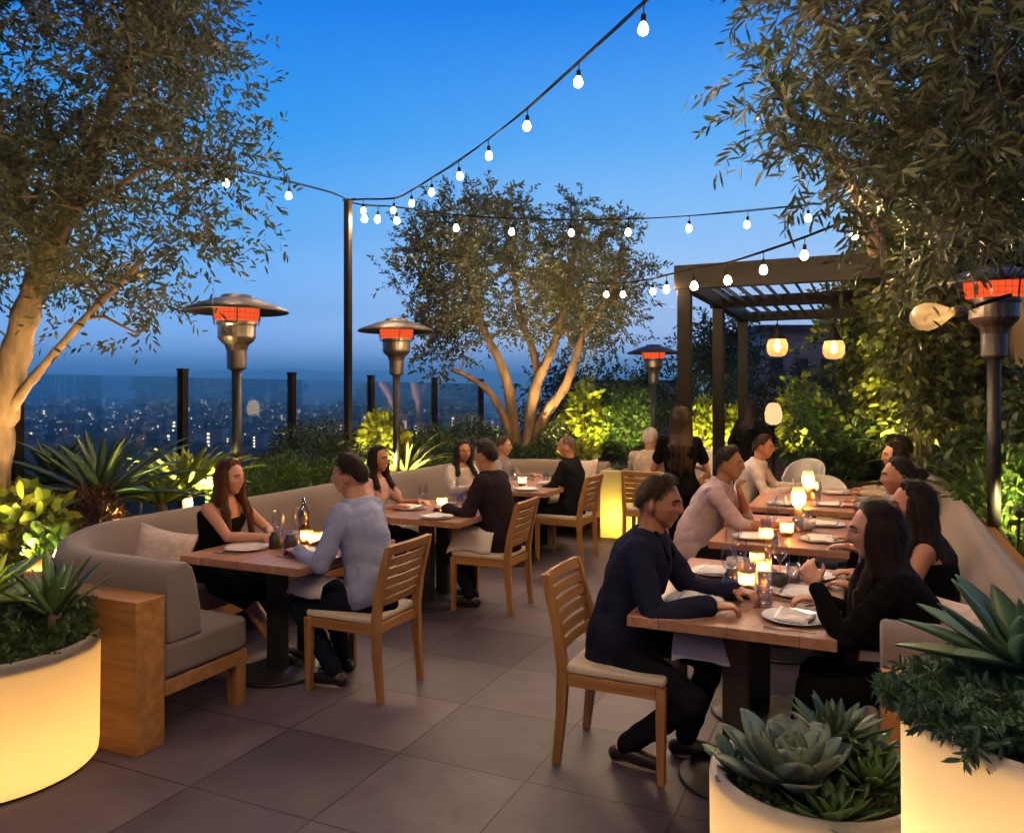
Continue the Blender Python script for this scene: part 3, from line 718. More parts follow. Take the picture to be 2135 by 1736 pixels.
# ------------------------------------------------------------------ glowing planters
M['shell'] = shellmat('milky_planter_plastic', (.66, .60, .50))
M['shell_cream'] = shellmat('cream_planter_plastic', (.84, .76, .64), .6)
def planter(label, x, y, r, h, power, col=(1, .60, .18), lz=.17, square=False, sm='shell'):
    t = thing('glowing_planter', label, 'planter', (x, y, 0), 0, 'illuminated planters')
    b = MB()
    if square:
        def sq(rr, z): return [(rr * a, rr * c, z) for a, c in ((1, 1), (-1, 1), (-1, -1), (1, -1))]
        b.loft([sq(r, .012), sq(r, h - .01), sq(r - .01, h), sq(r - .05, h), sq(r - .055, h - .08)], caps=False); o = b.build('shell', M['shell'], t)
    else:
        b.lathe([(r * .955, .012), (r * .975, .02), (r * .985, .06), (r, h - .03), (r - .004, h - .008), (r - .014, h), (r - .030, h), (r - .038, h - .01), (r - .045, h - .09)], 72); b.build('shell', M[sm], t, smooth=True)
    b = MB(); b.lathe([(0, .004), (r * .95, .004), (r * .95, .012), (0, .012)], 40); b.build('base', M['black_metal'], t)
    b = MB(); n = 30; rs_ = np.random.default_rng(5)
    V = [(0, 0, h - .035)]; F = []
    for i in range(1, 7):
        for k in range(n): V.append(((r - .043) * i / 6 * math.cos(2 * PI * k / n), (r - .043) * i / 6 * math.sin(2 * PI * k / n), h - .05 - .012 * i / 6 + rs_.normal() * .008))
    for k in range(n): F.append((0, 1 + k, 1 + (k + 1) % n))
    for i in range(5):
        for k in range(n): F.append((1 + i * n + k, 1 + (i + 1) * n + k, 1 + (i + 1) * n + (k + 1) % n, 1 + i * n + (k + 1) % n))
    b.add(V, F); b.build('soil', M['soil'], t, smooth=True)
    L = bpy.data.lights.new('planter_lamp', 'POINT'); L.energy = power; L.color = col; L.shadow_soft_size = .07
    o = bpy.data.objects.new('planter_lamp', L); link(o, t); o.location = (0, 0, lz); return t
PL1 = (-2.40 * CA - 3.62 * SA, -2.40 * SA + 3.62 * CA)
planter('big round planter glowing yellow at the left edge, filled with agave and creeping succulents', PL1[0], PL1[1], .455, .585, 23, (1, .55, .16), .11)
def wp(xc, yc): return (CA * xc - SA * yc, SA * xc + CA * yc)
PL2 = wp(.905, 2.36); PL3 = wp(1.255, 1.80)
planter('round cream glowing planter at the bottom of the photo holding the blue rosette succulent', PL2[0], PL2[1], .305, .585, 19, (1, .59, .20), .12, sm='shell_cream')
planter('tall round cream glowing planter in the bottom right corner, holding a broad agave', PL3[0], PL3[1], .33, .97, 30, (1, .60, .21), .42, sm='shell_cream')
q = at(1290, 1115, 9.4); PL4 = (q.x, q.y)
planter('square planter glowing bright yellow behind the dark suited man at the end of the aisle', q.x, q.y, .175, .80, 14, (1, .66, .07), .25, True)

# ------------------------------------------------------------------ garden uplights
def uplight(label, pos, target, power, col=(1, .74, .30), ang=80, blend=.6):
    p = Vector(pos); d = (Vector(target) - p)
    t = thing('garden_spotlight', label, 'spotlight', p, 0, 'garden spotlights')
    q = Vector((0, 0, 1)).rotation_difference(d.normalized())
    m3 = q.to_matrix()
    b = MB(); b.tube([m3 @ Vector((0, 0, -.10)), m3 @ Vector((0, 0, .03))], .032, 12, caps=True); b.tube([(0, 0, -.28), m3 @ Vector((0, 0, -.08))], .01, 6); b.build('housing', M['black_metal'], t)
    L = bpy.data.lights.new('spot_beam', 'SPOT'); L.energy = power; L.color = col; L.spot_size = R(ang); L.spot_blend = blend; L.shadow_soft_size = .03
    o = bpy.data.objects.new('spot_beam', L); link(o, t); o.location = m3 @ Vector((0, 0, .05)); o.rotation_mode = 'QUATERNION'
    o.rotation_quaternion = Vector((0, 0, -1)).rotation_difference(d.normalized())
# ------------------------------------------------------------------ vegetation helpers
def inpoly(x, y, P):
    c = False; j = len(P) - 1
    for i in range(len(P)):
        if (P[i][1] > y) != (P[j][1] > y) and x < (P[j][0] - P[i][0]) * (y - P[i][1]) / (P[j][1] - P[i][1] + 1e-12) + P[i][0]: c = not c
        j = i
    return c
def edge_dist(x, y, P):
    d = 1e9
    for i in range(len(P)):
        ax, ay = P[i - 1]; bx, by = P[i]; dx, dy = bx - ax, by - ay
        t = max(0, min(1, ((x - ax) * dx + (y - ay) * dy) / (dx * dx + dy * dy + 1e-9)))
        d = min(d, math.hypot(x - ax - t * dx, y - ay - t * dy))
    return d
def crown_points(poly, n, d0, thick, gaps=(), r=.25, seed=1, inset=None):
    """cluster centres filling a crown whose outline was measured; it bulges in depth away from its outline"""
    g = np.random.default_rng(seed); xs = [p[0] for p in poly]; ys = [p[1] for p in poly]; out = []; tries = 0
    while len(out) < n and tries < n * 60:
        tries += 1
        x = g.uniform(min(xs), max(xs)); y = g.uniform(min(ys), max(ys))
        if not inpoly(x, y, poly): continue
        if any(((x - a) / w) ** 2 + ((y - b) / h) ** 2 < 1 for a, b, w, h in gaps): continue
        e = edge_dist(x, y, poly) * d0 / FPX
        if e < (inset if inset is not None else r * .55): continue
        t = min(1, e / (thick * .7)) ** .5 * thick
        out.append(at(x, y, d0 + g.uniform(-1, 1) * t))
    return np.array([tuple(p) for p in out])
def twig_leaves(C, r, m, k, Ln, W, up=.25, seed=2, spread=.45):
    g = np.random.default_rng(seed); n = len(C)
    Cn = np.repeat(C, m, 0); T0 = Cn + g.normal(size=(n * m, 3)) * r * spread
    Td = unit(unit(g.normal(size=(n * m, 3))) * .8 + (T0 - Cn) / r * 1.0 + np.array([0, 0, up]))
    tl = r * g.uniform(.7, 1.5, size=(n * m, 1))
    T1 = np.repeat(T0, k, 0); D1 = np.repeat(Td, k, 0); tt = np.tile(np.linspace(.05, 1, k), n * m)[:, None]
    bend = np.array([0, 0, -1.0]) * (tt ** 2) * np.repeat(tl, k, 0) * .18
    P = T1 + D1 * tt * np.repeat(tl, k, 0) + bend
    pr = unit(np.cross(D1, g.normal(size=P.shape)))
    D = unit(D1 * g.uniform(.45, 1.0, size=(len(P), 1)) + pr * .85)
    L = Ln * g.uniform(.65, 1.25, len(P)); Wd = W * g.uniform(.7, 1.25, len(P))
    return P, D, L, Wd, T0, T0 + Td * tl
def skeleton(mb, trunks, C, rt=.008, seed=4, n_mid=3):
    """trunks: list of (points, r0, r1); every cluster is joined to the nearest limb"""
    g = np.random.default_rng(seed); nodes = []; rad = []
    for pts, r0, r1 in trunks:
        P = catmull([Vector(p) for p in pts], 5); m = len(P)
        rr = [(r0 + (r1 - r0) * i / (m - 1)) * (1 + .10 * math.sin(i * 1.7 + r0 * 90)) for i in range(m)]
        mb.tube(P, rr, 10)
        for i, p in enumerate(P):
            if i > m * .30: nodes.append(tuple(p)); rad.append(rr[i])
    nodes = list(nodes); base = np.mean([n_ for n_ in nodes], axis=0)
    for c in sorted(C.tolist(), key=lambda c: np.linalg.norm(np.array(c) - base)):
        A = np.array(nodes); d = np.linalg.norm(A - np.array(c), axis=1); i = int(np.argmin(d + (A[:, 2] > c[2] + .1) * .4))
        a = Vector(nodes[i]); b = Vector(c); L = (b - a).length
        if L < .02: continue
        pts = [a]; rr = [max(rt, min(rad[i] * .62, .05))]
        for k in range(1, n_mid + 1):
            t = k / n_mid; q = a.lerp(b, t)
            if k < n_mid: q += Vector(g.normal(size=3)) * L * .07 + Vector((0, 0, L * .06 * math.sin(PI * t)))
            pts.append(q); rr.append(max(rt * .6, rr[0] * (1 - .62 * t)))
            nodes.append(tuple(q)); rad.append(rr[-1])
        mb.tube(pts, rr, 5, caps=False)
def tree(name, label, trunks, C, r, m, k, Ln, W, lmat, bmat, seed, simple=False, up=.25, group='olive trees around the terrace', cat='tree', twigs=False, spread=.45, extra=None):
    o = trunks[0][0][0]; t = thing(name, label, cat, o, 0, group); o = Vector(o)
    b = MB(); sh = [([Vector(p) - o for p in pts], a, c) for pts, a, c in trunks]
    Cl = C - np.array(tuple(o)); skeleton(b, sh, Cl, seed=seed)
    P, D, L, Wd, T0, T1 = twig_leaves(Cl, r, m, k, Ln, W, up, seed, spread)
    if twigs:
        for a, c in zip(T0[::3], T1[::3]): b.tube([a, c], [.003, .0015], 3, caps=False)
    b.build('trunk', bmat, t, smooth=True)
    leaf_mesh('crown', P, D, L, Wd, lmat, t, simple=simple)
    return t

def rosette(mb, o, n, L, W, p0=82, p1=12, droop=.25, prof='agave', th=.12, seed=1, r0=.03, jit=.15, fold=.22, segs=7, a0=0.0):
    g = np.random.default_rng(seed); o = Vector(o)
    for i in range(n):
        f = i / max(1, n - 1); az = a0 + i * 2.39996 + g.normal() * jit
        pitch = R(p0 + (p1 - p0) * f ** .8 + g.normal() * 4)
        ll = L * (.55 + .45 * min(1, f * 1.8)) * (1 + g.normal() * .07); ww = W * (.6 + .4 * min(1, f * 2)) * (1 + g.normal() * .06)
        hd = Vector((math.cos(az), math.sin(az), 0)); side = Vector((-math.sin(az), math.cos(az), 0))
        p = o + hd * r0 * (.3 + f); rings = []; tw = g.normal() * .12
        ts = [k / segs for k in range(segs)] + [1 - .35 / segs, 1.0]; tp = 0.0
        for t in ts:
            p = p if t == 0 else p + fw * ll * (t - tp); tp = t
            if prof == 'agave': w = (.62 + 1.15 * t - .3 * t * t) * (1 - t ** 2.2) ** .9 * .86
            elif prof == 'spoon': w = (.35 + .95 * math.sin(PI * min(1, t * .78)) ** 1.1) * (1 - t ** 6) ** .7 * .86
            elif prof == 'finger': w = (.8 + .4 * math.sin(PI * t)) * (1 - t ** 4) ** .6
            else: w = (.75 + .35 * math.sin(PI * t * .9)) * (1 - t ** 3.5) ** .8
            w = max(w, .02) * ww
            pt = pitch - droop * t * t * 1.6 if droop > 0 else pitch - droop * t * 1.2
            fw = hd * math.cos(pt) + Vector((0, 0, math.sin(pt)))
            up = -hd * math.sin(pt) + Vector((0, 0, math.cos(pt)))
            sd = (side + up * tw * t).normalized()
            tk = ww * th * (1 - .75 * t)
            rings.append([p - sd * w / 2 + up * w * fold, p + up * tk * .25 - up * 0, p + sd * w / 2 + up * w * fold, p - up * tk])
        mb.loft(rings, caps=True)
def rosette_plant(name, label, o, mats, cat='plant', group=None, rz=0, **kw):
    t = thing(name, label, cat, o, rz, group)
    b = MB(); rosette(b, (0, 0, 0), **kw); b.build('leaves', mats, t, smooth=True)
    return t
def stem_to(t, h, r=.04, mat_='bark_dark'):
    b = MB(); b.tube([(0, 0, -h), (.02, .01, -h * .5), (0, 0, .02)], [r * 1.2, r, r * .9], 8); b.build('stem', M[mat_], t, smooth=True)
def shrub(name, label, o, rad, n, Ln, W, lmat, seed=1, cat='shrub', group=None, up=.4, core=True):
    """lumpy crown of separate leaves on a short branching stem; o is the foot"""
    g = np.random.default_rng(seed); o = Vector(o)
    t = thing(name, label, cat, o, 0, group)
    d = unit(g.normal(size=(n, 3)))
    k = unit(g.normal(size=(9, 3))); lump = np.max(np.clip(d @ k.T, 0, 1) ** 6, axis=1)
    rr = g.uniform(.25, 1, n) ** .45 * (.72 + .36 * lump)
    P = d * rr[:, None] * np.array(rad) + np.array([0, 0, rad[2] * .95])
    D = d * .8 + g.normal(size=(n, 3)) * .7 + np.array([0, 0, up])
    leaf_mesh('foliage', P, D, Ln * g.uniform(.6, 1.3, n), W * g.uniform(.7, 1.3, n), lmat, t, simple=Ln < .05)
    b = MB()
    for i in range(9):
        e = Vector(k[i]) * .75; e = Vector((e.x * rad[0], e.y * rad[1], e.z * rad[2] * .8 + rad[2] * .95))
        b.tube([(0, 0, 0), (e.x * .3, e.y * .3, rad[2] * .4), e], [.022, .015, .006], 6)
    b.build('stem', M['bark_dark'], t, smooth=True); return t
def leafy_mass(name, label, poly, d0, thick, nC, r, m, k, Ln, W, lmat, seed, foot=.3, group=None, gaps=(), cat='hedge', up=.2, simple=False, clinging=False):
    C = crown_points(poly, nC, d0, thick, gaps, r, seed, inset=r * .3)
    if clinging: foot = float(C[:, 2].min())
    c = C.mean(0); o = Vector((c[0], c[1], foot))
    t = thing(name, label, cat, o, 0, group)
    P, D, L, Wd, T0, T1 = twig_leaves(C - np.array(tuple(o)), r, m, k, Ln, W, up, seed, .6)
    leaf_mesh('foliage', P, D, L, Wd, lmat, t, simple=simple)
    b = MB(); g = np.random.default_rng(seed)
    if clinging:
        for i in range(1, len(C)):
            j = int(np.argmin(np.linalg.norm(C[:i] - C[i], axis=1))); b.tube([Vector(C[i]) - o, Vector(C[j]) - o], .006, 5)
    for i in range(0, 0 if clinging else len(C), 3):
        e = Vector(C[i]) - o; f = Vector((e.x * .85, e.y * .85, 0))
        b.tube([f, f.lerp(e, .5) + Vector(g.normal(size=3)) * .06, e], [.02, .014, .006], 5)
    b.build('stem', M['bark_dark'], t, smooth=True); return t

# ------------------------------------------------------------------ the three olive trees
LT = [(-260, -240), (400, -240), (470, -60), (485, 15), (505, 80), (525, 150), (545, 200), (530, 250), (545, 310), (575, 365), (612, 420), (600, 470), (555, 480), (512, 440), (470, 500), (470, 550), (440, 585), (400, 590),
      (400, 640), (390, 680), (350, 680), (330, 740), (300, 800), (272, 760), (232, 690), (200, 655), (150, 690), (90, 640), (60, 560), (-60, 620), (-260, 560)]
b0 = at(-28, 1000, 5.4); b0.z = .40
C1 = crown_points(LT, 205, 5.4, 1.0, [(258, 415, 62, 72), (55, 65, 50, 40), (130, 78, 32, 30), (205, 75, 30, 34), (150, 520, 40, 26), (450, 480, 30, 40), (395, 440, 40, 34), (300, 640, 20, 20), (60, 400, 36, 24), (455, 140, 26, 30)], .24, 21)
T1_ = [([b0, at(-12, 930, 5.4), at(6, 850, 5.4), at(28, 760, 5.4), at(52, 660, 5.35), at(88, 560, 5.3), at(140, 450, 5.3), at(190, 340, 5.3), at(215, 250, 5.4)], .125, .05),
       ([at(12, 870, 5.4), at(60, 800, 5.35), at(115, 735, 5.3), at(175, 665, 5.2), at(240, 600, 5.1), at(300, 540, 5.0)], .036, .016),
       ([at(88, 560, 5.3), at(60, 450, 5.5), at(20, 330, 5.6), at(-40, 200, 5.7)], .06, .02),
       ([at(150, 440, 5.3), at(235, 395, 5.1), at(330, 340, 4.9), at(430, 330, 4.9)], .024, .010),
       ([at(215, 250, 5.4), at(260, 140, 5.5), at(300, 20, 5.6), at(330, -90, 5.6)], .06, .02)]
tree('olive_tree', 'big olive tree filling the upper left of the photo, trunk lit warm from below', T1_, C1, .26, 14, 13, .064, .019, M['olive'], M['bark'], 31, spread=.36)

CT = [(815, 520), (838, 460), (900, 402), (950, 392), (1000, 395), (1032, 362), (1062, 365), (1100, 420), (1140, 460), (1172, 430), (1182, 385), (1232, 405), (1288, 450), (1338, 510), (1372, 588), (1328, 620), (1352, 690),
      (1305, 722), (1262, 765), (1200, 752), (1165, 715), (1120, 700), (1078, 740), (1030, 752), (985, 735), (965, 820), (925, 830), (885, 780), (862, 700), (838, 620), (812, 565)]
b1 = at(1092, 960, 13.0); b1.z = .38
C2 = crown_points(CT, 165, 13.0, 1.35, [(1140, 470, 22, 34), (1212, 600, 22, 22), (1030, 620, 18, 18), (1100, 720, 22, 30)], .30, 23)
T2_ = [([b1, at(1100, 930, 13), at(1108, 850, 13.0), at(1122, 790, 12.9), at(1150, 730, 12.8), at(1170, 660, 12.8), at(1190, 560, 12.9), at(1215, 460, 13)], .13, .03),
       ([at(1080, 955, 13.1), at(1068, 880, 13.1), at(1060, 810, 13.1), at(1040, 750, 13.1), at(1010, 690, 13.1), at(985, 600, 13.1), at(960, 500, 13.1)], .12, .03),
       ([at(1070, 940, 12.9), at(1050, 870, 12.7), at(1022, 820, 12.6), at(985, 790, 12.5), at(940, 770, 12.4)], .08, .03),
       ([at(1112, 930, 12.9), at(1140, 860, 12.7), at(1175, 810, 12.6), at(1195, 760, 12.5), at(1215, 700, 12.5), at(1260, 630, 12.5), at(1290, 560, 12.6)], .10, .03),
       ([at(1122, 790, 12.9), at(1110, 730, 13.1), at(1085, 660, 13.3), at(1070, 560, 13.4), at(1055, 450, 13.4)], .07, .03)]
tree('olive_tree', 'rounded multi-trunk olive tree in the middle of the photo behind the seated diners', T2_, C2, .31, 13, 14, .095, .030, M['olive'], M['bark'], 33, spread=.34)

RT = [(1608, -60), (1612, 50), (1640, 90), (1600, 100), (1548, 85), (1532, 120), (1562, 170), (1515, 205), (1500, 248), (1570, 268), (1640, 240), (1668, 330), (1600, 345), (1580, 395), (1650, 405), (1700, 440), (1740, 470),
      (1790, 490), (1830, 560), (1900, 520), (2000, 500), (2160, 470), (2300, 300), (2300, -260), (1640, -260)]
C3 = crown_points(RT, 180, 4.7, .9, [(1800, 400, 55, 45), (1985, 345, 26, 26), (1700, 205, 44, 22), (1890, 260, 22, 30), (1870, 400, 30, 40), (1660, 300, 30, 20)], .20, 25)
RT2 = [(1840, 470), (1880, 540), (1870, 640), (1860, 700), (1900, 740), (1975, 720), (2020, 600), (2070, 480)]
C3 = np.concatenate([C3, crown_points(RT2, 8, 6.4, .5, (), .20, 26)])
b2 = at(2035, 1100, 8.2); b2.z = .40
T3_ = [([b2, at(2010, 860, 8.1), at(1950, 720, 7.8), at(1880, 620, 7.5), at(1835, 530, 7.2), at(1815, 460, 6.9), at(1850, 380, 6.3), at(1900, 280, 5.7), at(1960, 160, 5.2), at(2000, 20, 4.9)], .125, .05),
       ([at(1815, 460, 6.9), at(1785, 400, 6.3), at(1740, 330, 5.6), at(1690, 270, 5.0), at(1640, 230, 4.6)], .07, .02),
       ([at(1850, 380, 6.3), at(1960, 340, 5.4), at(2060, 330, 4.8), at(2160, 280, 4.5)], .06, .025),
       ([at(1900, 280, 5.7), at(1840, 180, 5.0), at(1760, 90, 4.6), at(1690, 20, 4.5)], .055, .02)]
tree('olive_tree', 'olive tree on the right with long drooping leafy boughs over the pergola corner', T3_, C3, .22, 10, 12, .098, .0195, M['olive_near'], M['bark_dark'], 35, twigs=True, up=.0, spread=.55)

# ------------------------------------------------------------------ left bed
BEDZ = .40
def foot(px, d, z=BEDZ):
    q = at(px, 900, d); q.z = z; return q
t = rosette_plant('agave', 'large dark agave with long pointed leaves behind the curved banquette corner', at(205, 1035, 6.0), M['agave_dark'], 'agave', n=34, L=.78, W=.12, p0=80, p1=5, droop=.25, seed=3); stem_to(t, .5, .07)
t = rosette_plant('agave', 'second dark agave at the far left edge, partly behind the first one', at(110, 1010, 6.6), M['agave_dark'], 'agave', n=26, L=.64, W=.11, p0=82, p1=10, droop=.15, seed=5); stem_to(t, .55, .07)
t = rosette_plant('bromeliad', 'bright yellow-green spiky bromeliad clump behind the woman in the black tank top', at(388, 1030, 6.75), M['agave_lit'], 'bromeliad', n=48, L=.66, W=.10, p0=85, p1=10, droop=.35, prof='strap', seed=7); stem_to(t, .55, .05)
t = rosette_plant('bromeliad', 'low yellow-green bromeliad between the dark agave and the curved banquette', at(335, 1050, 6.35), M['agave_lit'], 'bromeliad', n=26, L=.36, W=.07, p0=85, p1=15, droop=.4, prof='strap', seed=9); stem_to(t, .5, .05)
shrub('dry_shrub', 'brown dry-leaved shrub under the dark agave at the left', foot(185, 5.75), (.42, .30, .36), 1500, .09, .018, M['brown'], 41)
shrub('lit_shrub', 'bright lime leafy shrub above the left planter, lit from below', foot(45, 5.3, .42), (.34, .30, .34), 420, .13, .055, M['lime'], 42)
shrub('lit_shrub', 'lime leafy shrub between the left planter and the banquette wood end', foot(120, 5.0, .35), (.22, .22, .28), 300, .11, .05, M['green'], 43)
shrub('round_shrub', 'rounded dark green shrub right of the left heater, before the windscreen', foot(650, 8.6), (.68, .62, .56), 6500, .042, .02, M['shrub'], 44)
shrub('fern_shrub', 'feathery mid-green shrub just behind the left banquette back', foot(585, 7.5), (.42, .36, .40), 2600, .075, .016, M['green'], 45)
shrub('fern_shrub', 'feathery green shrub at the foot of the light pole', foot(690, 8.2), (.44, .36, .33), 2600, .075, .016, M['green'], 46)
shrub('fern_shrub', 'small feathery green shrub under the left heater', foot(505, 7.0), (.36, .32, .38), 2200, .07, .016, M['green'], 461)
shrub('lit_shrub', 'yellow-lit broad-leaved shrub between the light pole and the second heater', foot(792, 9.9), (.34, .34, .62), 800, .15, .06, M['lime'], 47)
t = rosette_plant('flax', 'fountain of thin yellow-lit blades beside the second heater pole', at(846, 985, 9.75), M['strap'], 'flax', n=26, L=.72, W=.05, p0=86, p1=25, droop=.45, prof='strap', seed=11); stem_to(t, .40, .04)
for px, d, rd, sd, lab in ((745, 10.6, (.55, .5, .42), 48, 'dark low shrub behind the yellow-lit shrub near the light pole'), (905, 11.0, (.62, .5, .46), 49, 'dark dense shrub left of the central olive trunks'),
                           (985, 11.6, (.60, .5, .50), 50, 'dark dense shrub directly left of the central olive trunks, near the fence'), (1165, 12.4, (.52, .45, .42), 51, 'dark shrub at the right foot of the central olive trunks'),
                           (1060, 12.0, (.50, .42, .30), 511, 'low dark shrub right in front of the central olive trunks')):
    shrub('dark_shrub', lab, foot(px, d), rd, 3600, .055, .024, M['shrub'], sd)
shrub('lit_shrub', 'small lime shrub lit at the base right of the central olive trunks', foot(1205, 11.9), (.30, .28, .34), 420, .11, .05, M['lime'], 52)

# ------------------------------------------------------------------ hedges and lit shrubs across the back
leafy_mass('hedge', 'dark clipped hedge running behind the central olive tree to the pergola post', [(1110, 790), (1180, 770), (1260, 800), (1340, 775), (1440, 765), (1440, 960), (1110, 960)], 16.5, .8, 120, .34, 12, 9, .10, .05, M['shrub'], 61, simple=True)
leafy_mass('hedge', 'dark hedge seen between the pergola posts at the back', [(1420, 770), (1500, 800), (1560, 775), (1640, 760), (1700, 775), (1790, 740), (1790, 960), (1420, 960)], 17.0, .8, 120, .36, 12, 9, .10, .05, M['shrub'], 62, simple=True)
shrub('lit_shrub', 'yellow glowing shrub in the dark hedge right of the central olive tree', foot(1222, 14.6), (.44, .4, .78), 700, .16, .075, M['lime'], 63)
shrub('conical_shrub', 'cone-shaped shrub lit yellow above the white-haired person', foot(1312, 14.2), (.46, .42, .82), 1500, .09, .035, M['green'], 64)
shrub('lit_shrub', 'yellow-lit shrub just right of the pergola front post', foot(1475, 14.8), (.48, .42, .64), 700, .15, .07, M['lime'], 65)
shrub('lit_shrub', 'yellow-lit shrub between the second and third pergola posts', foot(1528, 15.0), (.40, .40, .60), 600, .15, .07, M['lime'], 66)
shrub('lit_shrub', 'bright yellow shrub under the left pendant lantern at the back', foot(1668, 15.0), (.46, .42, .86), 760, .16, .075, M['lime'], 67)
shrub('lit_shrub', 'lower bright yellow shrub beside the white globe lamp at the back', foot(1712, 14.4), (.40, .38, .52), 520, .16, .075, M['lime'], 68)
leafy_mass('palm_shrub', 'dark shrub mass behind the far end of the right tables', [(1655, 840), (1740, 840), (1800, 900), (1800, 990), (1700, 990)], 12.4, .5, 30, .26, 12, 10, .12, .04, M['green'], 69)

# ------------------------------------------------------------------ vine covered wall and right bed
leafy_mass('climbing_vine', 'tall leafy vine mass right of the pergola, from beam height down to the women', [(1780, 560), (1850, 520), (1925, 560), (1930, 900), (1850, 960), (1780, 930), (1760, 700)], 12.3, .5, 130, .30, 12, 9, .13, .06, M['vine'], 71, up=-.1)
leafy_mass('climbing_vine', 'leafy vine mass behind the filament lamp at the right', [(1880, 480), (2040, 500), (2060, 760), (2040, 980), (1890, 960)], 11.2, .5, 130, .28, 12, 9, .12, .055, M['vine'], 72, up=-.1)
leafy_mass('climbing_vine', 'leafy vine mass at the right edge around the patio heater', [(1990, 470), (2190, 470), (2200, 640), (2080, 560), (2000, 620)], 7.8, .5, 60, .26, 12, 9, .11, .05, M['vine'], 73, up=-.1)
leafy_mass('climbing_vine', 'dark vine along the right edge below the cream wall', [(2090, 820), (2200, 780), (2240, 1160), (2060, 1080)], 6.8, .4, 60, .24, 12, 9, .10, .045, M['shrub'], 74, up=-.1)
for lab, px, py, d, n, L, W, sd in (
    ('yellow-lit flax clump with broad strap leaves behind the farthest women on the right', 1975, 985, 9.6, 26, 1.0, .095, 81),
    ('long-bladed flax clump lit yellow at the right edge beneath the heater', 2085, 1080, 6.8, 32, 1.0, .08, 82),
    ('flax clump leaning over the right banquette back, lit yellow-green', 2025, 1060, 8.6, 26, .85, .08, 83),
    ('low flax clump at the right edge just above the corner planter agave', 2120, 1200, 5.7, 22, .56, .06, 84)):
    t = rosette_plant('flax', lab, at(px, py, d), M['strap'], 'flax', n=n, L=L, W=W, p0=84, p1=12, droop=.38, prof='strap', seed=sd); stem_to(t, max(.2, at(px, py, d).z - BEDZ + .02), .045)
shrub('fern_shrub', 'bright green feathery shrub behind the right banquette back', foot(2035, 8.2), (.50, .42, .50), 1800, .10, .03, M['green'], 85)
shrub('fern_shrub', 'green feathery shrub at the right edge above the corner planter', foot(2105, 6.25), (.42, .36, .46), 1500, .10, .03, M['green'], 86)
shrub('fern_shrub', 'leafy green shrub behind the woman with pulled-back hair', foot(1950, 11.0), (.55, .42, .62), 1600, .11, .035, M['green'], 87)
shrub('dark_shrub', 'round dark green shrub behind the far end of the right banquette', foot(1795, 11.9), (.42, .4, .55), 3000, .06, .026, M['shrub'], 88)
leafy_mass('climbing_vine', 'dark vine hanging over the wall top at the upper right edge', [(1860, 430), (2200, 360), (2200, 520), (1880, 540)], 8.6, .5, 70, .26, 12, 9, .11, .045, M['vine'], 75, up=-.2)

leafy_mass('climbing_ivy', 'leafy ivy wrapped round the leaning trunk of the right olive tree', [(1815, 470), (1890, 480), (1945, 640), (2060, 880), (1985, 900), (1895, 770), (1848, 620)], 7.35, .3, 52, .17, 12, 9, .10, .048, M['vine'], 78, cat='ivy', up=-.1, clinging=True)
leafy_mass('lit_vine', 'bright yellow-lit vine patch right of the pergola above the farthest women', [(1845, 700), (1915, 690), (1925, 850), (1850, 860)], 11.5, .2, 26, .24, 10, 8, .14, .07, M['lime'], 76, up=-.1)  # lime instead of vine leaves: part of the lit look is in the colour
leafy_mass('lit_vine', 'bright yellow-lit vine patch between the filament lamp and the right heater pole', [(1985, 690), (2045, 680), (2050, 830), (1990, 850)], 10.3, .2, 24, .22, 10, 8, .13, .06, M['lime'], 77, up=-.1)  # second patch with some of its glow put into the leaf colour
# ------------------------------------------------------------------ planting in the glowing planters
def offs(base, xc, yc, z=0): return base + Vector((CA * xc - SA * yc, SA * xc + CA * yc, z))
P1 = Vector((PL1[0], PL1[1], .56))
t = rosette_plant('agave', 'pale green soft-leaved agave standing in the big left planter', offs(P1, -.10, .10, .16), M['agave_lit'], 'agave', n=24, L=.36, W=.10, p0=84, p1=0, droop=.2, seed=13, fold=.16); stem_to(t, .22, .045)
t = rosette_plant('agave', 'dark green upright agave at the back right of the big left planter', offs(P1, .20, .16, .10), M['green_succ'], 'agave', n=18, L=.34, W=.075, p0=86, p1=30, droop=.1, seed=14, fold=.16); stem_to(t, .16, .04)
def carpet(name, label, o, r, n, Ln, W, lmat, seed, cat, hgt=.06, avoid=()):
    g = np.random.default_rng(seed); a = g.uniform(0, 2 * PI, n); rr = r * np.sqrt(g.uniform(0, 1, n))
    P = np.stack([rr * np.cos(a), rr * np.sin(a), g.uniform(-.3, 1, n) * hgt * (1 + .8 * np.sin(a * 3 + rr * 14))], 1)
    D = g.normal(size=(n, 3)) * .6 + np.array([0, 0, .9]) + np.stack([np.cos(a), np.sin(a), 0 * a], 1) * (rr / r)[:, None] * .7
    ob = leaf_mesh(name, P, D, Ln * g.uniform(.6, 1.3, n), W * g.uniform(.7, 1.3, n), lmat); ob.location = o
    return tag(ob, label, cat)
carpet('creeping_succulent', 'creeping dark green succulents filling the big left planter', P1 + Vector((0, 0, -.01)), .43, 5200, .042, .020, M['moss'], 91, 'groundcover', .10)
P2 = Vector((PL2[0], PL2[1], .545))
def _o(base, xc, yc, z=0): return base + Vector((CA * xc - SA * yc, SA * xc + CA * yc, z))
t = rosette_plant('echeveria', 'large blue-grey rosette succulent at the front of the bottom planter', offs(P2, -.09, -.05, .035), M['echeveria'], 'succulent', n=34, L=.185, W=.105, p0=88, p1=26, droop=-.22, prof='spoon', th=.22, seed=15, fold=.13, r0=.035); stem_to(t, .08, .03)
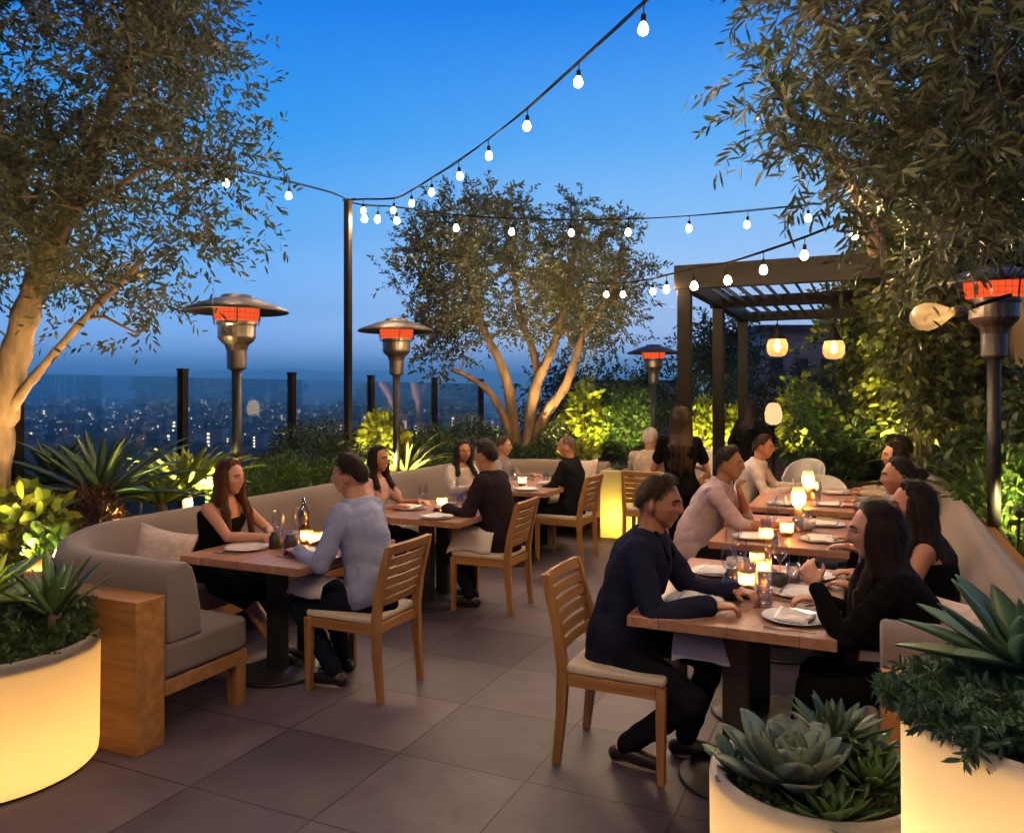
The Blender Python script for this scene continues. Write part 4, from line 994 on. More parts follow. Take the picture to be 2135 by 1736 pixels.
t = rosette_plant('aeonium', 'dark green spiky rosette behind the blue-grey one in the bottom planter', offs(P2, .10, .10, .10), M['agave_dark'], 'succulent', n=36, L=.15, W=.05, p0=86, p1=5, droop=-.1, prof='agave', th=.2, seed=16, fold=.12, r0=.03); stem_to(t, .16, .03)
t = rosette_plant('aeonium', 'small bright green rosette at the right rim of the bottom planter', offs(P2, .14, -.06, .03), M['green_succ'], 'succulent', n=30, L=.14, W=.046, p0=85, p1=5, droop=-.15, prof='spoon', th=.2, seed=17, fold=.12); stem_to(t, .06, .025)
t = rosette_plant('aeonium', 'green rosette at the right back of the bottom planter', offs(P2, .16, .07, .05), M['green_succ'], 'succulent', n=30, L=.125, W=.05, p0=85, p1=5, droop=-.15, prof='spoon', th=.2, seed=18, fold=.12); stem_to(t, .08, .025)
t = rosette_plant('echeveria', 'small green rosette tucked under the blue-grey one at the front rim', offs(P2, -.02, -.19, .005), M['green_succ'], 'succulent', n=26, L=.12, W=.055, p0=86, p1=8, droop=-.2, prof='spoon', th=.22, seed=19, fold=.13); stem_to(t, .04, .02)
t = rosette_plant('aeonium', 'low pale-tipped succulent at the left rim of the bottom planter', offs(P2, -.20, .06, .01), M['agave_blue'], 'succulent', n=24, L=.12, W=.045, p0=85, p1=5, droop=-.1, prof='spoon', th=.2, seed=20, fold=.12); stem_to(t, .04, .02)
carpet('creeping_succulent', 'fine creeping sprigs over the soil of the bottom planter', P2 + Vector((0, 0, .0)), .255, 1300, .03, .012, M['moss'], 92, 'groundcover', .03)
P3 = Vector((PL3[0], PL3[1], .93))
t = rosette_plant('agave', 'large blue-green agave with broad pointed leaves in the bottom right planter', offs(P3, -.01, .10, .13), M['agave_blue'], 'agave', n=26, L=.25, W=.105, p0=86, p1=5, droop=.02, seed=22, fold=.17, th=.16); stem_to(t, .16, .03)
def trailing(name, label, o, r, nst, seed, L0=.30, lean=None):
    g = np.random.default_rng(seed); Pl = []; Dl = []; b = MB()
    for i in range(nst):
        a = g.uniform(0, 2 * PI); rr = r * math.sqrt(g.uniform(.05, 1)); p = Vector((rr * math.cos(a), rr * math.sin(a), 0))
        d = Vector((math.cos(a) * .75, math.sin(a) * .75, g.uniform(.5, 1.2))) + Vector(g.normal(size=3)) * .25
        if lean is not None: d += Vector(lean)
        d.normalize(); L = L0 * g.uniform(.6, 1.2); pts = [p]
        for s in range(10):
            d = (d + Vector((0, 0, -.17 * s / 6)) + Vector(g.normal(size=3)) * .05).normalized(); p = p + d * L / 10; pts.append(p)
            for q in range(7):
                e = d.cross(Vector(g.normal(size=3))).normalized()
                Pl.append(tuple(p - d * L / 10 * q / 7)); Dl.append(tuple(d * .55 + e))
        b.tube(pts, [.004] * 10 + [.002], 4, caps=False)
    t = thing(name, label, 'succulent', o)
    b.build('stem', M['moss'], t); n = len(Pl); Pl = np.array(Pl); Dl = np.array(Dl)
    leaf_mesh('foliage', Pl, Dl, .032 * g.uniform(.7, 1.3, n), .008 * g.uniform(.8, 1.2, n), M['rosemary'], t); return t
trailing('trailing_succulent', 'spiky dark green stems spilling over the left rim of the bottom right planter', offs(P3, -.12, .03, -.005), .18, 200, 93, .15, (-.06, 0, .6))
trailing('trailing_succulent', 'spiky dark green stems along the front rim of the bottom right planter', offs(P3, .05, -.10, -.005), .20, 200, 94, .16, (0, -.06, .5))
t = rosette_plant('aeonium', 'small dark plant standing in the square bright yellow planter', Vector((PL4[0], PL4[1], .80)), M['agave_dark'], 'succulent', n=16, L=.12, W=.03, p0=85, p1=20, droop=.2, prof='strap', seed=24); stem_to(t, .06, .015)

# ------------------------------------------------------------------ uplights in the beds
def up_at(label, px, d, tpx, tpy, td, power, z=.62, **kw):
    q = at(px, 900, d); q.z = z; uplight(label, q, at(tpx, tpy, td), power * 3.0 if power < 110 else power * 2.0, **kw)
up_at('small black uplight at the foot of the big left olive tree', 30, 4.75, 120, 480, 5.3, 110, col=(1, .66, .26), ang=95)
for lab_, a_, b_, pw_ in (('small black uplight on a stake behind the left agaves', (292, 1000, 6.55), (215, 330, 5.4), 330),
                          ('added small uplight strapped high in the right olive tree', (1838, 470, 6.7), (1830, 120, 4.9), 110)):  # the tree-strapped one is added to light the right crown from within
    uplight(lab_, at(*a_), at(*b_), pw_, col=(1, .68, .28), ang=120)
up_at('small black uplight behind the left agaves aimed into the olive crown', 250, 5.6, 260, 560, 5.4, 70, col=(1, .70, .28), ang=100)
up_at('small black uplight between the lime shrubs at the far left', 110, 4.45, 55, 1030, 5.5, 32, z=.75, ang=120)
up_at('small black uplight before the yellow-green bromeliads', 455, 6.5, 375, 990, 6.9, 100, z=.95, ang=110, col=(1, .84, .30))
up_at('small black uplight beside the yellow shrub left of the second heater', 800, 9.15, 792, 900, 10.0, 55, z=.75, ang=100, col=(1, .84, .30))
up_at('small black uplight before the fountain of thin blades', 872, 9.35, 846, 930, 10.0, 40, z=.75, ang=100, col=(1, .82, .30))
up_at('small black uplight left of the central olive trunks', 1030, 11.6, 1060, 600, 13.0, 300, col=(1, .66, .27), ang=75)
up_at('small black uplight right of the central olive trunks', 1150, 11.6, 1150, 620, 13.0, 300, col=(1, .66, .27), ang=75)
up_at('small black uplight under the yellow shrub right of the central olive tree', 1232, 13.6, 1220, 840, 14.7, 90, col=(1, .88, .22), ang=80)
up_at('small black uplight at the foot of the cone-shaped shrub', 1318, 13.2, 1312, 850, 14.2, 70, col=(1, .84, .26), ang=70)
up_at('small black uplight just right of the pergola front post foot', 1490, 13.9, 1485, 860, 14.9, 100, col=(1, .88, .22), ang=90)
up_at('small black uplight under the brightest shrub at the back', 1690, 13.9, 1675, 830, 15.0, 105, col=(1, .88, .22), ang=100)
up_at('small black uplight at the foot of the tall vine', 1885, 10.25, 1885, 770, 11.4, 108, z=.9, col=(1, .84, .24), ang=110)
up_at('small black uplight behind the filament lamp vine', 2035, 8.9, 2015, 740, 10.2, 108, z=.9, col=(1, .82, .24), ang=110)
up_at('small black uplight among the right-hand flax', 2050, 7.6, 2010, 980, 9.0, 90, z=.9, col=(1, .84, .34), ang=120)
up_at('small black uplight behind the right banquette near the corner planter', 2122, 5.75, 2085, 1000, 7.0, 26, z=.85, col=(1, .84, .34), ang=120)
up_at('small black uplight at the foot of the right olive tree', 2012, 8.7, 1850, 430, 6.6, 110, col=(1, .70, .28), ang=95)
q = offs(P1, -.06, -.16, .30); uplight('tiny uplight hidden among the agave leaves of the left planter', q, q + Vector((-.1, .25, .30)), 7, col=(1, .80, .22), ang=140)
# ------------------------------------------------------------------ people
def skin(name, c): return mat(name, c, .48, tuple(k * .86 for k in c), 14, .05, 160, spec=.4, sss=.06)
SKIN = {'fair': skin('skin_fair', (.50, .25, .165)), 'tan': skin('skin_tan', (.44, .20, .115)), 'mid': skin('skin_mid', (.37, .165, .092))}
def cloth(name, c, c2=None, sheen=.10): return mat(name, c, .85 if max(c) > .1 else .95, c2 or tuple(k * .8 for k in c), 22, .18, 380, sheen=sheen if max(c) > .1 else 0.0, spec=.2 if max(c) > .1 else .06)
CL = {'navy': cloth('navy_wool', (.016, .018, .042)), 'black': cloth('black_knit', (.005, .0045, .0045), None, .05), 'blue': cloth('light_blue_cotton', (.27, .31, .52)), 'pink': cloth('pale_pink_cotton', (.50, .38, .40)),
      'white': cloth('white_cotton', (.62, .54, .52)), 'rose': cloth('rose_blouse', (.58, .36, .33)), 'darkjacket': cloth('dark_plum_jacket', (.022, .015, .022)), 'denim': cloth('dark_denim', (.010, .013, .028)),
      'beige': cloth('beige_linen', (.42, .35, .27)), 'trouser': cloth('black_trouser', (.010, .010, .014)), 'darksuit': cloth('dark_suit', (.012, .012, .017)), 'lavender': cloth('grey_lavender', (.25, .22, .26))}
def hairm(name, c): return mat(name, c, .55, tuple(k * .45 for k in c), 5, .7, 60, stretch=(9, 9, .8), spec=.25)
HR = {'brown': hairm('brown_hair', (.060, .028, .014)), 'dark': hairm('dark_hair', (.022, .012, .008)), 'auburn': hairm('auburn_hair', (.12, .042, .016)), 'white': hairm('white_hair', (.62, .55, .52)), 'blond': hairm('dark_blond_hair', (.30, .17, .10)), 'grey': hairm('greying_hair', (.20, .12, .09))}
M['eye'] = mat('dark_eye', (.02, .012, .008), .15); M['lip'] = mat('lip', (.36, .11, .09), .45); M['shoe'] = mat('dark_leather_shoe', (.015, .011, .009), .4); M['sole'] = mat('shoe_sole', (.30, .26, .22), .7)
M['nailskin'] = M['lip']

def remeshed(mb, voxel, smooth=3, factor=.5):
    me = bpy.data.meshes.new('tmp'); me.from_pydata(mb.V, [], mb.F); o = bpy.data.objects.new('tmp', me); COL.objects.link(o)
    r = o.modifiers.new('r', 'REMESH'); r.mode = 'VOXEL'; r.voxel_size = voxel; r.adaptivity = 0
    if smooth:
        s = o.modifiers.new('s', 'SMOOTH'); s.factor = factor; s.iterations = smooth
    dg = bpy.context.evaluated_depsgraph_get(); m2 = bpy.data.meshes.new_from_object(o.evaluated_get(dg))
    bpy.data.objects.remove(o); bpy.data.meshes.remove(me)
    return m2
def put(me, name, m, parent, noise=None):
    me.name = name; me.materials.clear(); me.materials.append(m)
    n = len(me.vertices); V = np.empty(n * 3, np.float32)
    if noise is not None:
        Nn = np.empty(n * 3, np.float32); me.vertices.foreach_get('co', V); me.vertices.foreach_get('normal', Nn)
        V = V.reshape(-1, 3); Nn = Nn.reshape(-1, 3); V = V + Nn * noise(V)[:, None]; me.vertices.foreach_set('co', V.astype(np.float32).ravel())
    me.polygons.foreach_set('use_smooth', np.ones(len(me.polygons), dtype=bool)); me.update()
    o = bpy.data.objects.new(name, me); link(o, parent); return o
def folds(amp, seed, f=1.0):
    g = np.random.default_rng(seed); K = g.normal(size=(7, 3)) * np.array([22, 22, 34]) * f; ph = g.uniform(0, 6, 7)
    def fn(V):
        s = 0
        for k, p in zip(K, ph): s = s + np.sin(V @ k + p + 1.2 * np.sin(V @ k[[1, 2, 0]] * .4))
        return amp * (np.abs(s) / 3 - .45) * 1.2
    return fn
def streaks(amp, seed):
    g = np.random.default_rng(seed); K = g.normal(size=(6, 3)) * np.array([170, 170, 10]); ph = g.uniform(0, 6, 6)
    def fn(V): return amp * sum(np.sin(V @ k + p) for k, p in zip(K, ph)) / 3
    return fn

NAZ, NEL = 56, 34
def head_r(az, el, fem=False):
    """radius of the head in direction az, el (degrees; az 0 is the face)"""
    a, b, c = (.072, .093, .112)
    ra, re = np.radians(az), np.radians(el)
    dx, dy, dz = np.sin(ra) * np.cos(re), np.cos(ra) * np.cos(re), np.sin(re)
    r = 1 / np.sqrt((dx / a) ** 2 + (dy / b) ** 2 + (dz / c) ** 2)
    aa = np.abs(az)
    low = np.clip((-el - 12) / 45, 0, 1)
    r = r * (1 - (.20 if fem else .15) * low * np.sin(np.radians(np.clip(aa, 0, 90))) ** 2)
    G = lambda x, s: np.exp(-(x / s) ** 2)
    r = r + .004 * G(el - 19, 7) * G(az, 38) - .010 * G(el - 6, 8) * G(aa - 21, 11) + .0045 * G(el + 8, 12) * G(aa - 38, 16)
    nose = np.where(el > -9, np.clip((26 - el) / 35, 0, 1), np.clip((el + 21) / 12, 0, 1))
    r = r + (.020 if fem else .024) * nose * G(az, 8.5) + .005 * G(el + 11, 5) * G(aa - 9, 5)
    r = r + .0065 * G(el + 29, 5) * G(az, 15) + .005 * G(el + 37, 4) * G(az, 12) - .004 * G(el + 33, 2.2) * G(az, 16) - .003 * G(el + 44, 4) * G(az, 14)
    r = r + .012 * G(el + 55, 11) * G(az, 24) + (.002 if fem else .005) * G(el + 42, 12) * G(aa - 55, 20)
    return r
def head_grid(extra=None, fem=False):
    az = np.linspace(-180, 180, NAZ, endpoint=False); el = np.linspace(-88, 88, NEL)
    A, E = np.meshgrid(az, el); r = head_r(A, E, fem)
    if extra is not None: r = extra(A, E, r)
    a, e = np.radians(A), np.radians(E)
    P = np.stack([np.sin(a) * np.cos(e) * r, np.cos(a) * np.cos(e) * r, np.sin(e) * r], -1)
    V = [tuple(p) for p in P.reshape(-1, 3)]; F = []
    for i in range(NEL - 1):
        for k in range(NAZ):
            l = (k + 1) % NAZ; F.append((i * NAZ + k, (i + 1) * NAZ + k, (i + 1) * NAZ + l, i * NAZ + l))
    F.append(tuple(range(NAZ))); F.append(tuple(reversed([(NEL - 1) * NAZ + k for k in range(NAZ)])))
    return V, F
def hdir(az, el): a, e = R(az), R(el); return Vector((math.sin(a) * math.cos(e), math.cos(a) * math.cos(e), math.sin(e)))

def ik(S, W, l1, l2, pole):
    d = W - S; L = d.length
    if L > (l1 + l2) * .985: W = S + d * ((l1 + l2) * .985 / L); d = W - S; L = d.length
    if L < abs(l1 - l2) + .03: L = abs(l1 - l2) + .03
    u = d.normalized(); a = (l1 * l1 - l2 * l2 + L * L) / (2 * L); h = math.sqrt(max(0, l1 * l1 - a * a))
    p = (pole - u * pole.dot(u)).normalized()
    return S + u * a + p * h, W
def hand(mb, W, hd, pn, side, curl=25, s=1.0, n=8):
    """palm, four separate fingers and a side-set thumb; side=+1 puts the thumb towards +sv"""
    hd = hd.normalized(); pn = (pn - hd * pn.dot(hd)).normalized(); sv = hd.cross(pn)
    rot = Matrix((sv, hd, pn)).transposed()
    mb.ball(W + hd * .048 * s, (.040 * s, .052 * s, .015 * s), 12, 8, rot); mb.limb([W - hd * .02 * s, W + hd * .03 * s], [.024 * s, .022 * s], n)
    for i, (o, L) in enumerate(((.031, .074), (.0105, .082), (-.0105, .077), (-.031, .061))):
        p = W + hd * (.088 - .004 * abs(i - 1.2)) * s + sv * side * o * s; pts = [p - hd * .02 * s, p]; d = hd + sv * side * o * 2.2; d.normalize()
        for j, f in enumerate((.42, .33, .25)):
            q = Matrix.Rotation(R(curl * (.7 + .25 * j + .08 * i)), 3, sv) if True else None
            dd = Matrix.Rotation(R(-curl * (1 + .12 * i)), 3, sv) @ d
            d2 = Matrix.Rotation(R(curl * (1 + .12 * i)), 3, sv) @ d
            d = dd if dd.dot(pn) > d2.dot(pn) else d2
            p = p + d * L * f * s; pts.append(p)
        mb.limb(pts, [.0092 * s, .0090 * s, .0085 * s, .0078 * s, .0064 * s], n)
    p = W + hd * .022 * s + sv * side * .030 * s; d = (hd * .62 + sv * side * .66 + pn * .30).normalized(); p2 = p + d * .036 * s; d = (hd * .86 + sv * side * .22 + pn * .30).normalized(); p3 = p2 + d * .030 * s
    mb.limb([p - d * .01, p, p2, p3], [.013 * s, .0125 * s, .0105 * s, .0085 * s], n)

def person(label, x, y, rz, seat=.475, s=1.0, lean=8, head=(0, 0), hands=None, sk='tan', hair=('short', 'brown'), top=('shirt', 'blue', 'long'), bottom=('trousers', 'trouser'), feet=None, vox=.009, group='diners at the terrace tables', fem=False, detail=1, spread=.10, curl=(25, 25), pn=None, twist=0, poles=None, belly=0.0, reach=None):
    t = thing('person', label, 'person', (x, y, 0), R(rz), group)
    stand = seat is None
    P = Vector((0, 0, (.94 * s if stand else seat + .085 * s)))
    a = R(lean); d = Vector((0, math.sin(a), math.cos(a))); fwd = Vector((0, math.cos(a), -math.sin(a)))
    w = .92 if fem else 1.0
    def tor(k): return P + d * k * s + fwd * (-.012 * math.sin(PI * max(0, min(1, k / .5)))) * s + Vector((0, 0, 0))
    Nk = tor(.53); tq = Matrix.Rotation(R(twist), 3, d)
    def rings(inf, k0, k1, m=11, sx=1.0):
        tab = [(-.10, .135, .105), (-.04, .170, .125), (.04, .168, .125), (.14, .146, .108), (.22, .140, .105), (.32, .155, .115), (.41, .168, .112), (.46, .155, .095), (.495, .115, .075), (.525, .068, .060), (.545, .056, .055)]
        out = []
        for i in range(m):
            k = k0 + (k1 - k0) * i / (m - 1)
            rx = np.interp(k, [q[0] for q in tab], [q[1] for q in tab]) * s * (w if k > .1 else (1.03 if fem else .98)); ry = np.interp(k, [q[0] for q in tab], [q[2] for q in tab]) * s * w
            if fem: ry += .022 * s * math.exp(-((k - .34) / .07) ** 2); rx *= 1 - .10 * math.exp(-((k - .18) / .08) ** 2)
            ry += belly * math.exp(-((k - .14) / .12) ** 2)
            rr = []
            for q in range(20):
                b = 2 * PI * q / 20; rr.append(tor(k) + tq @ (Vector((math.cos(b) * (rx + inf) * sx, 0, 0)) + fwd * (math.sin(b) * (ry + inf))))
            out.append(rr)
        return out
    sh = .185 * s * (.90 if fem else 1.0)
    S = {e: tor(.455) + tq @ Vector((e * (sh - .02 * s), 0, 0)) for e in (-1, 1)}
    Hc = Nk + d * .035 * s + Vector((0, .026 * s, .098 * s)); hz = s * 1.06
    yaw, pit = head
    HM = Matrix.Rotation(R(yaw), 3, 'Z') @ Matrix.Rotation(R(-pit), 3, 'X')
    hands = hands or {-1: (-.17, .42, .775), 1: (.17, .42, .775)}
    l1, l2 = .285 * s, .25 * s; arms = {}
    for e in (-1, 1):
        pole = Vector((e * .55, -.35, -.9)) if not poles or e not in poles else Vector(poles[e])
        el, wr = ik(S[e], Vector(hands[e]), l1, l2, pole); arms[e] = (S[e], el, wr)
    hipx = .085 * s; legs = {}
    for e in (-1, 1):
        H = P + Vector((e * hipx, .0, -.015 * s))
        if stand:
            ft = Vector((e * .09, 0, .08)); kn = Vector((e * .09, .02, .50 * s)); an = ft
        else:
            f = (feet or {}).get(e, (e * spread * 1.1, .46, 0)); an = Vector((f[0] * 1.0, f[1], .085 + f[2]))
            kn0 = Vector((e * spread * 1.25, .425 * s, seat + .062 * s)); kn, an = ik(H, an, .42 * s, .415 * s, Vector((e * .12, .7, 1)))
        legs[e] = (H, kn, an)
    b = MB(); b.loft(rings(0, -.10, .53)); g_ = .012
    HV, HF = head_grid(None, fem)
    b.add([HM @ (Vector(v) * hz) + Hc for v in HV], HF)
    b.limb([Nk - d * .05 * s, Nk, Hc + HM @ Vector((0, -.022 * s, -.06 * s))], [(.054 if fem else .062) * s, (.050 if fem else .058) * s, (.050 if fem else .056) * s], 14)
    for e in (-1, 1):
        c = Hc + HM @ (hdir(e * 97, -4) * (.079 * hz)); b.ball(c, (.010 * s, .020 * s, .032 * s), 10, 8, HM @ Matrix.Rotation(R(-e * 22), 3, 'Z'))
        A = arms[e]; k_ = s * w
        b.limb([tor(.44) + tq @ Vector((e * .10 * s, 0, 0)), A[0], A[0].lerp(A[1], .45), A[1], A[1].lerp(A[2], .35), A[2]], [.06 * k_, .054 * k_, .044 * k_, .037 * k_, .038 * k_, .025 * k_], 12)
        fd = (A[2] - A[1]).normalized(); hdv = fd.copy()
        pnv = Vector(pn[e]) if pn and e in pn else Vector((0, 0, -1))
        if pn is None or e not in pn: hdv = Vector((fd.x, fd.y, fd.z * .25)).normalized()
        sv = hdv.cross((pnv - hdv * pnv.dot(hdv)).normalized()); inward = Vector((-e, 0, 0)) if abs(sv.x) > .2 else Vector((0, 0, 1))
        hand(b, A[2], hdv, pnv, 1 if sv.dot(inward) > 0 else -1, curl[0 if e < 0 else 1], s)
        H, kn, an = legs[e]
        b.limb([H, H.lerp(kn, .5), kn, kn.lerp(an, .35), an], [.085 * s, .072 * s, .054 * s, .052 * s, .036 * s], 12)
        fdv = Vector((e * .12, 1, 0)).normalized(); b.limb([an + Vector((0, -.02, -.03)), an + fdv * .10 * s + Vector((0, 0, -.048)), an + fdv * .17 * s + Vector((0, 0, -.060))], [.034 * s, .032 * s, .022 * s], 10)
    put(remeshed(b, vox * .8, 2, .4), 'body', SKIN[sk], t)
    # ---- clothes
    kind, colr, sl = top
    if kind:
        b = MB(); hi = {'tank': .40, 'blouse': .50, 'shirt': .535, 'jacket': .53}[kind]; inf = .026 if kind == 'jacket' else .022
        b.loft(rings(inf * s, -.07 if kind != 'jacket' else -.12, hi, 14))
        for e in (-1, 1):
            A = arms[e]
            if kind == 'tank':
                b.limb([tor(.39) + tq @ (Vector((e * .085 * s, 0, 0)) + fwd * .085 * s), tor(.50) + tq @ Vector((e * .085 * s, 0, 0)), tor(.39) + tq @ (Vector((e * .085 * s, 0, 0)) - fwd * .085 * s)], [.018, .020, .018], 8); continue
            f = {'long': .93, 'short': 0.0, 'roll': .35}[sl]; en = A[1].lerp(A[2], f) if f else A[0].lerp(A[1], .62)
            mid = [A[0].lerp(A[1], .5), A[1]] if f else []
            pts = [tor(.43) + tq @ Vector((e * .09 * s, 0, 0)), A[0]] + mid + ([A[1].lerp(A[2], f * .5)] if f else []) + [en]
            rr = [.072, .068] + ([.057, .051] if f else []) + ([.047] if f else []) + [.038 if f else .060]
            b.limb(pts, [(k + (.006 if kind == 'jacket' else 0)) * s * (w if fem else 1) for k in rr], 12)
        if kind in ('shirt', 'jacket'):
            rr = []
            for k, o in ((.49, .020), (.535, .010), (.543, .003)): rr += [[tor(k) + fwd * .012 * s + Vector((math.cos(2 * PI * q / 16) * (.066 * s + o), 0, 0)) + fwd * math.sin(2 * PI * q / 16) * (.058 * s + o) for q in range(16)]]
            b.loft(rr)
        put(remeshed(b, vox, 3), kind if kind != 'tank' else 'tank_top', CL[colr], t, folds(.0085 * s, len(label) * 7 + int(abs(x) * 10) % 50, .62))
        if kind == 'jacket' and detail > 1:
            b = MB()
            for e in (-1, 1): b.limb([tor(.54) + tq @ (Vector((e * .055 * s, 0, 0)) + fwd * .035 * s), tor(.45) + tq @ (Vector((e * .050 * s, 0, 0)) + fwd * .118 * s), tor(.28) + tq @ (Vector((e * .012 * s, 0, 0)) + fwd * .142 * s)], [.012, .015, .010], 8)
            b.build('lapel', CL['black'], t, smooth=True)
    bk, bc = bottom
    b = MB(); b.loft(rings(.006 * s, -.13, .08, 7))
    for e in (-1, 1):
        H, kn, an = legs[e]
        if bk == 'trousers': b.limb([H, H.lerp(kn, .5), kn, kn.lerp(an, .4), an + (kn - an) * .03], [.090 * s, .084 * s, .068 * s, .060 * s, .050 * s], 12)
        else: b.limb([H, H.lerp(kn, .5), kn, kn.lerp(an, .5 if bk == 'dress' else .05)], [.094 * s, .090 * s, .076 * s, .085 * s if bk == 'dress' else .06 * s], 12)
    if bk in ('dress', 'skirt'):
        m0 = (legs[-1][0] + legs[1][0]) / 2; m1 = (legs[-1][1] + legs[1][1]) / 2; b.limb([m0, m1] + ([(m1 + (legs[-1][2] + legs[1][2]) / 2) / 2] if bk == 'dress' else []), [.10 * s, .085 * s] + ([.10 * s] if bk == 'dress' else []), 12)
    put(remeshed(b, vox * 1.1, 3), 'trousers' if bk == 'trousers' else 'skirt', CL[bc], t, folds(.005 * s, 5 + len(label)))
    for e in (-1, 1):
        an = legs[e][2]; fdv = Vector((e * .12, 1, 0)).normalized(); zz = an.z - .085
        b = MB(); q = lambda k, z: Vector((an.x, an.y, zz + z)) + fdv * k * s
        b.limb([q(-.045, .040), q(0, .055), q(.09, .042), q(.165, .030)], [.038 * s, .040 * s, .038 * s, .030 * s], 12)
        o = put(remeshed(b, .010, 3), 'shoe', M['shoe'], t)
        b = MB(); rr = []
        for z in (.002, .014): rr.append([q(.062 + .128 * math.cos(2 * PI * k / 16), z) + fdv.cross(Vector((0, 0, 1))) * (.034 * s * math.sin(2 * PI * k / 16)) for k in range(16)])
        b.loft(rr); b.build('sole', M['sole'] if detail > 1 else M['shoe'], o)
    # ---- hair
    hs, hc = hair
    g = np.random.default_rng(len(label) * 13 + int(abs(x) * 31)); kv = g.normal(size=(6, 2)); ph = g.uniform(0, 6, 6)
    front, side_, back = {'short': (54, 10, -36), 'long': (56, 0, -55), 'tied': (54, 14, -48), 'thin': (66, 8, -34)}[hs]
    th = {'short': .011, 'long': .015, 'tied': .010, 'thin': .007}[hs]
    def lo_(aa): return np.interp(aa, [0, 30, 55, 72, 84, 110, 140, 180], [front, front - 2, front - 12, side_ + 12, side_, side_ + 2 if hs in ('short', 'thin') else side_ - 12, back + 8, back])
    def ext(A, E, r):
        aa = np.abs(A); lo = lo_(aa)
        m = np.clip((E - lo + 1.5 * np.sin(np.radians(A) * 17 + ph[0])) / 14, 0, 1); m = m * m * (3 - 2 * m)
        ns = sum(np.sin(np.radians(A) * k[0] * 5 + np.radians(E) * k[1] * 7 + p) for k, p in zip(kv, ph)) / 6
        topv = np.clip((E - 25) / 50, 0, 1)
        return r + (th + (.013 if hs == 'short' else .005) * topv * np.clip(1.15 - aa / 190, 0, 1) + ns * .005) * m - .010 * (1 - m)
    V, F = head_grid(ext, fem); b = MB(); locks = []
    b.add([HM @ (Vector(v) * hz) + Hc for v in V], F)
    if hs == 'long':
        yawm = Matrix.Rotation(R(yaw), 3, 'Z')
        azs = [70, 92, 112, 132, 152, 172, -172, -152, -132, -112, -92, -70]
        Ln = reach or .40
        for az in azs:
            u = yawm @ hdir(az, 0); u2 = Vector((u.x, u.y, 0)).normalized(); j = g.uniform(.9, 1.1)
            fr = 1 if abs(az) < 80 else 0
            p0 = Hc + HM @ (hdir(az, 26) * .088 * s); p1 = Hc + u2 * (.087 * s) + Vector((0, 0, -.04 * s)); p2 = Hc + u2 * .090 * s + Vector((0, -.008, -.14 * s))
            p3 = Hc + u2 * (.112 if not fr else .11) * s + Vector((0, -.055 * s if not fr else .03 * s, -.24 * s)); p4 = Hc + u2 * .112 * s + Vector((0, -.075 * s if not fr else .06 * s, -.24 * s - (Ln - .22) * j * s))
            locks.append((p0, p1, p2, p3, p4)); b.limb([p0, p1, p2, p3, p4], [.020 * s, .026 * s, .030 * s, .030 * s, .012 * s], 8)
    if hs == 'tied': b.ball(Hc + HM @ Vector((0, -.125 * s, .02 * s)), (.042 * s, .040 * s, .042 * s), 12, 8)
    ho = put(remeshed(b, max(.007, vox * .8), 2), 'hair', HR[hc], t, streaks(.003 if hs != 'long' else .0045, int(abs(x * 100)) % 71))
    # loose strands over the hair mass
    ns_ = int({'short': 2600, 'thin': 1200, 'tied': 1800, 'long': 1500}[hs] * (1 if detail > 1 else .45)); az = g.uniform(-180, 180, ns_); el = np.degrees(np.arcsin(g.uniform(-.7, .999, ns_))); k_ = el > lo_(np.abs(az)) + 3; az, el = az[k_], el[k_]
    rr_ = (ext(az, el, head_r(az, el, fem)) + .001) * hz; a_, e_ = np.radians(az), np.radians(el); o_ = np.stack([np.sin(a_) * np.cos(e_), np.cos(a_) * np.cos(e_), np.sin(e_)], -1)
    fl = np.where((el > 38)[:, None], np.array([.35, .75 if hs in ('short', 'thin') else -.9, 0]), np.array([0, -.35, -.9])) + g.normal(size=o_.shape) * (.38 if hs in ('short', 'thin') else .12)
    fl = unit(fl - o_ * (fl * o_).sum(1, keepdims=True)); sd_ = np.cross(fl, o_)
    Lh = ({'short': .034, 'thin': .020, 'tied': .06, 'long': .09}[hs] * g.uniform(.6, 1.3, len(az)) * (np.where(el < 10, .5, 1.0) if hs in ('short', 'thin') else 1))[:, None]
    p_ = o_ * rr_[:, None]; wd = .0016; lift = .10 if hs in ('short', 'thin') else .02
    Vh = np.stack([p_ - sd_ * wd, p_ + sd_ * wd, p_ + fl * Lh * .5 + o_ * Lh * lift - sd_ * wd, p_ + fl * Lh * .5 + o_ * Lh * lift + sd_ * wd, p_ + fl * Lh - o_ * (Lh ** 2) * 2.5 + o_ * Lh * lift], 1).reshape(-1, 3)
    Vh = Vh @ np.array(HM).T + np.array(tuple(Hc)); bi = (np.arange(len(az)) * 5)[:, None]; VV = [Vh]; Q = [bi + np.array([[0, 1, 3, 2]])]; T3 = [bi + np.array([[2, 3, 4]])]; nb = len(Vh)
    if locks:
        m_ = 1500 if detail > 1 else 500; PA = np.array([[tuple(q_) for q_ in catmull([Vector(v) for v in lk], 3)] for lk in locks]); li = g.integers(0, len(locks), m_); PP = PA[li]
        u_ = unit(g.normal(size=(m_, 3))); rad_ = np.interp(np.linspace(0, 1, PP.shape[1]), [0, .25, .6, 1], [.020, .027, .031, .020]) * s; PP = PP + u_[:, None] * rad_[None, :, None] * g.uniform(.9, 1.12, (m_, 1, 1)); PP[:, -3:, 2] -= (g.uniform(-.01, .05, m_))[:, None] * np.array([.3, .7, 1])
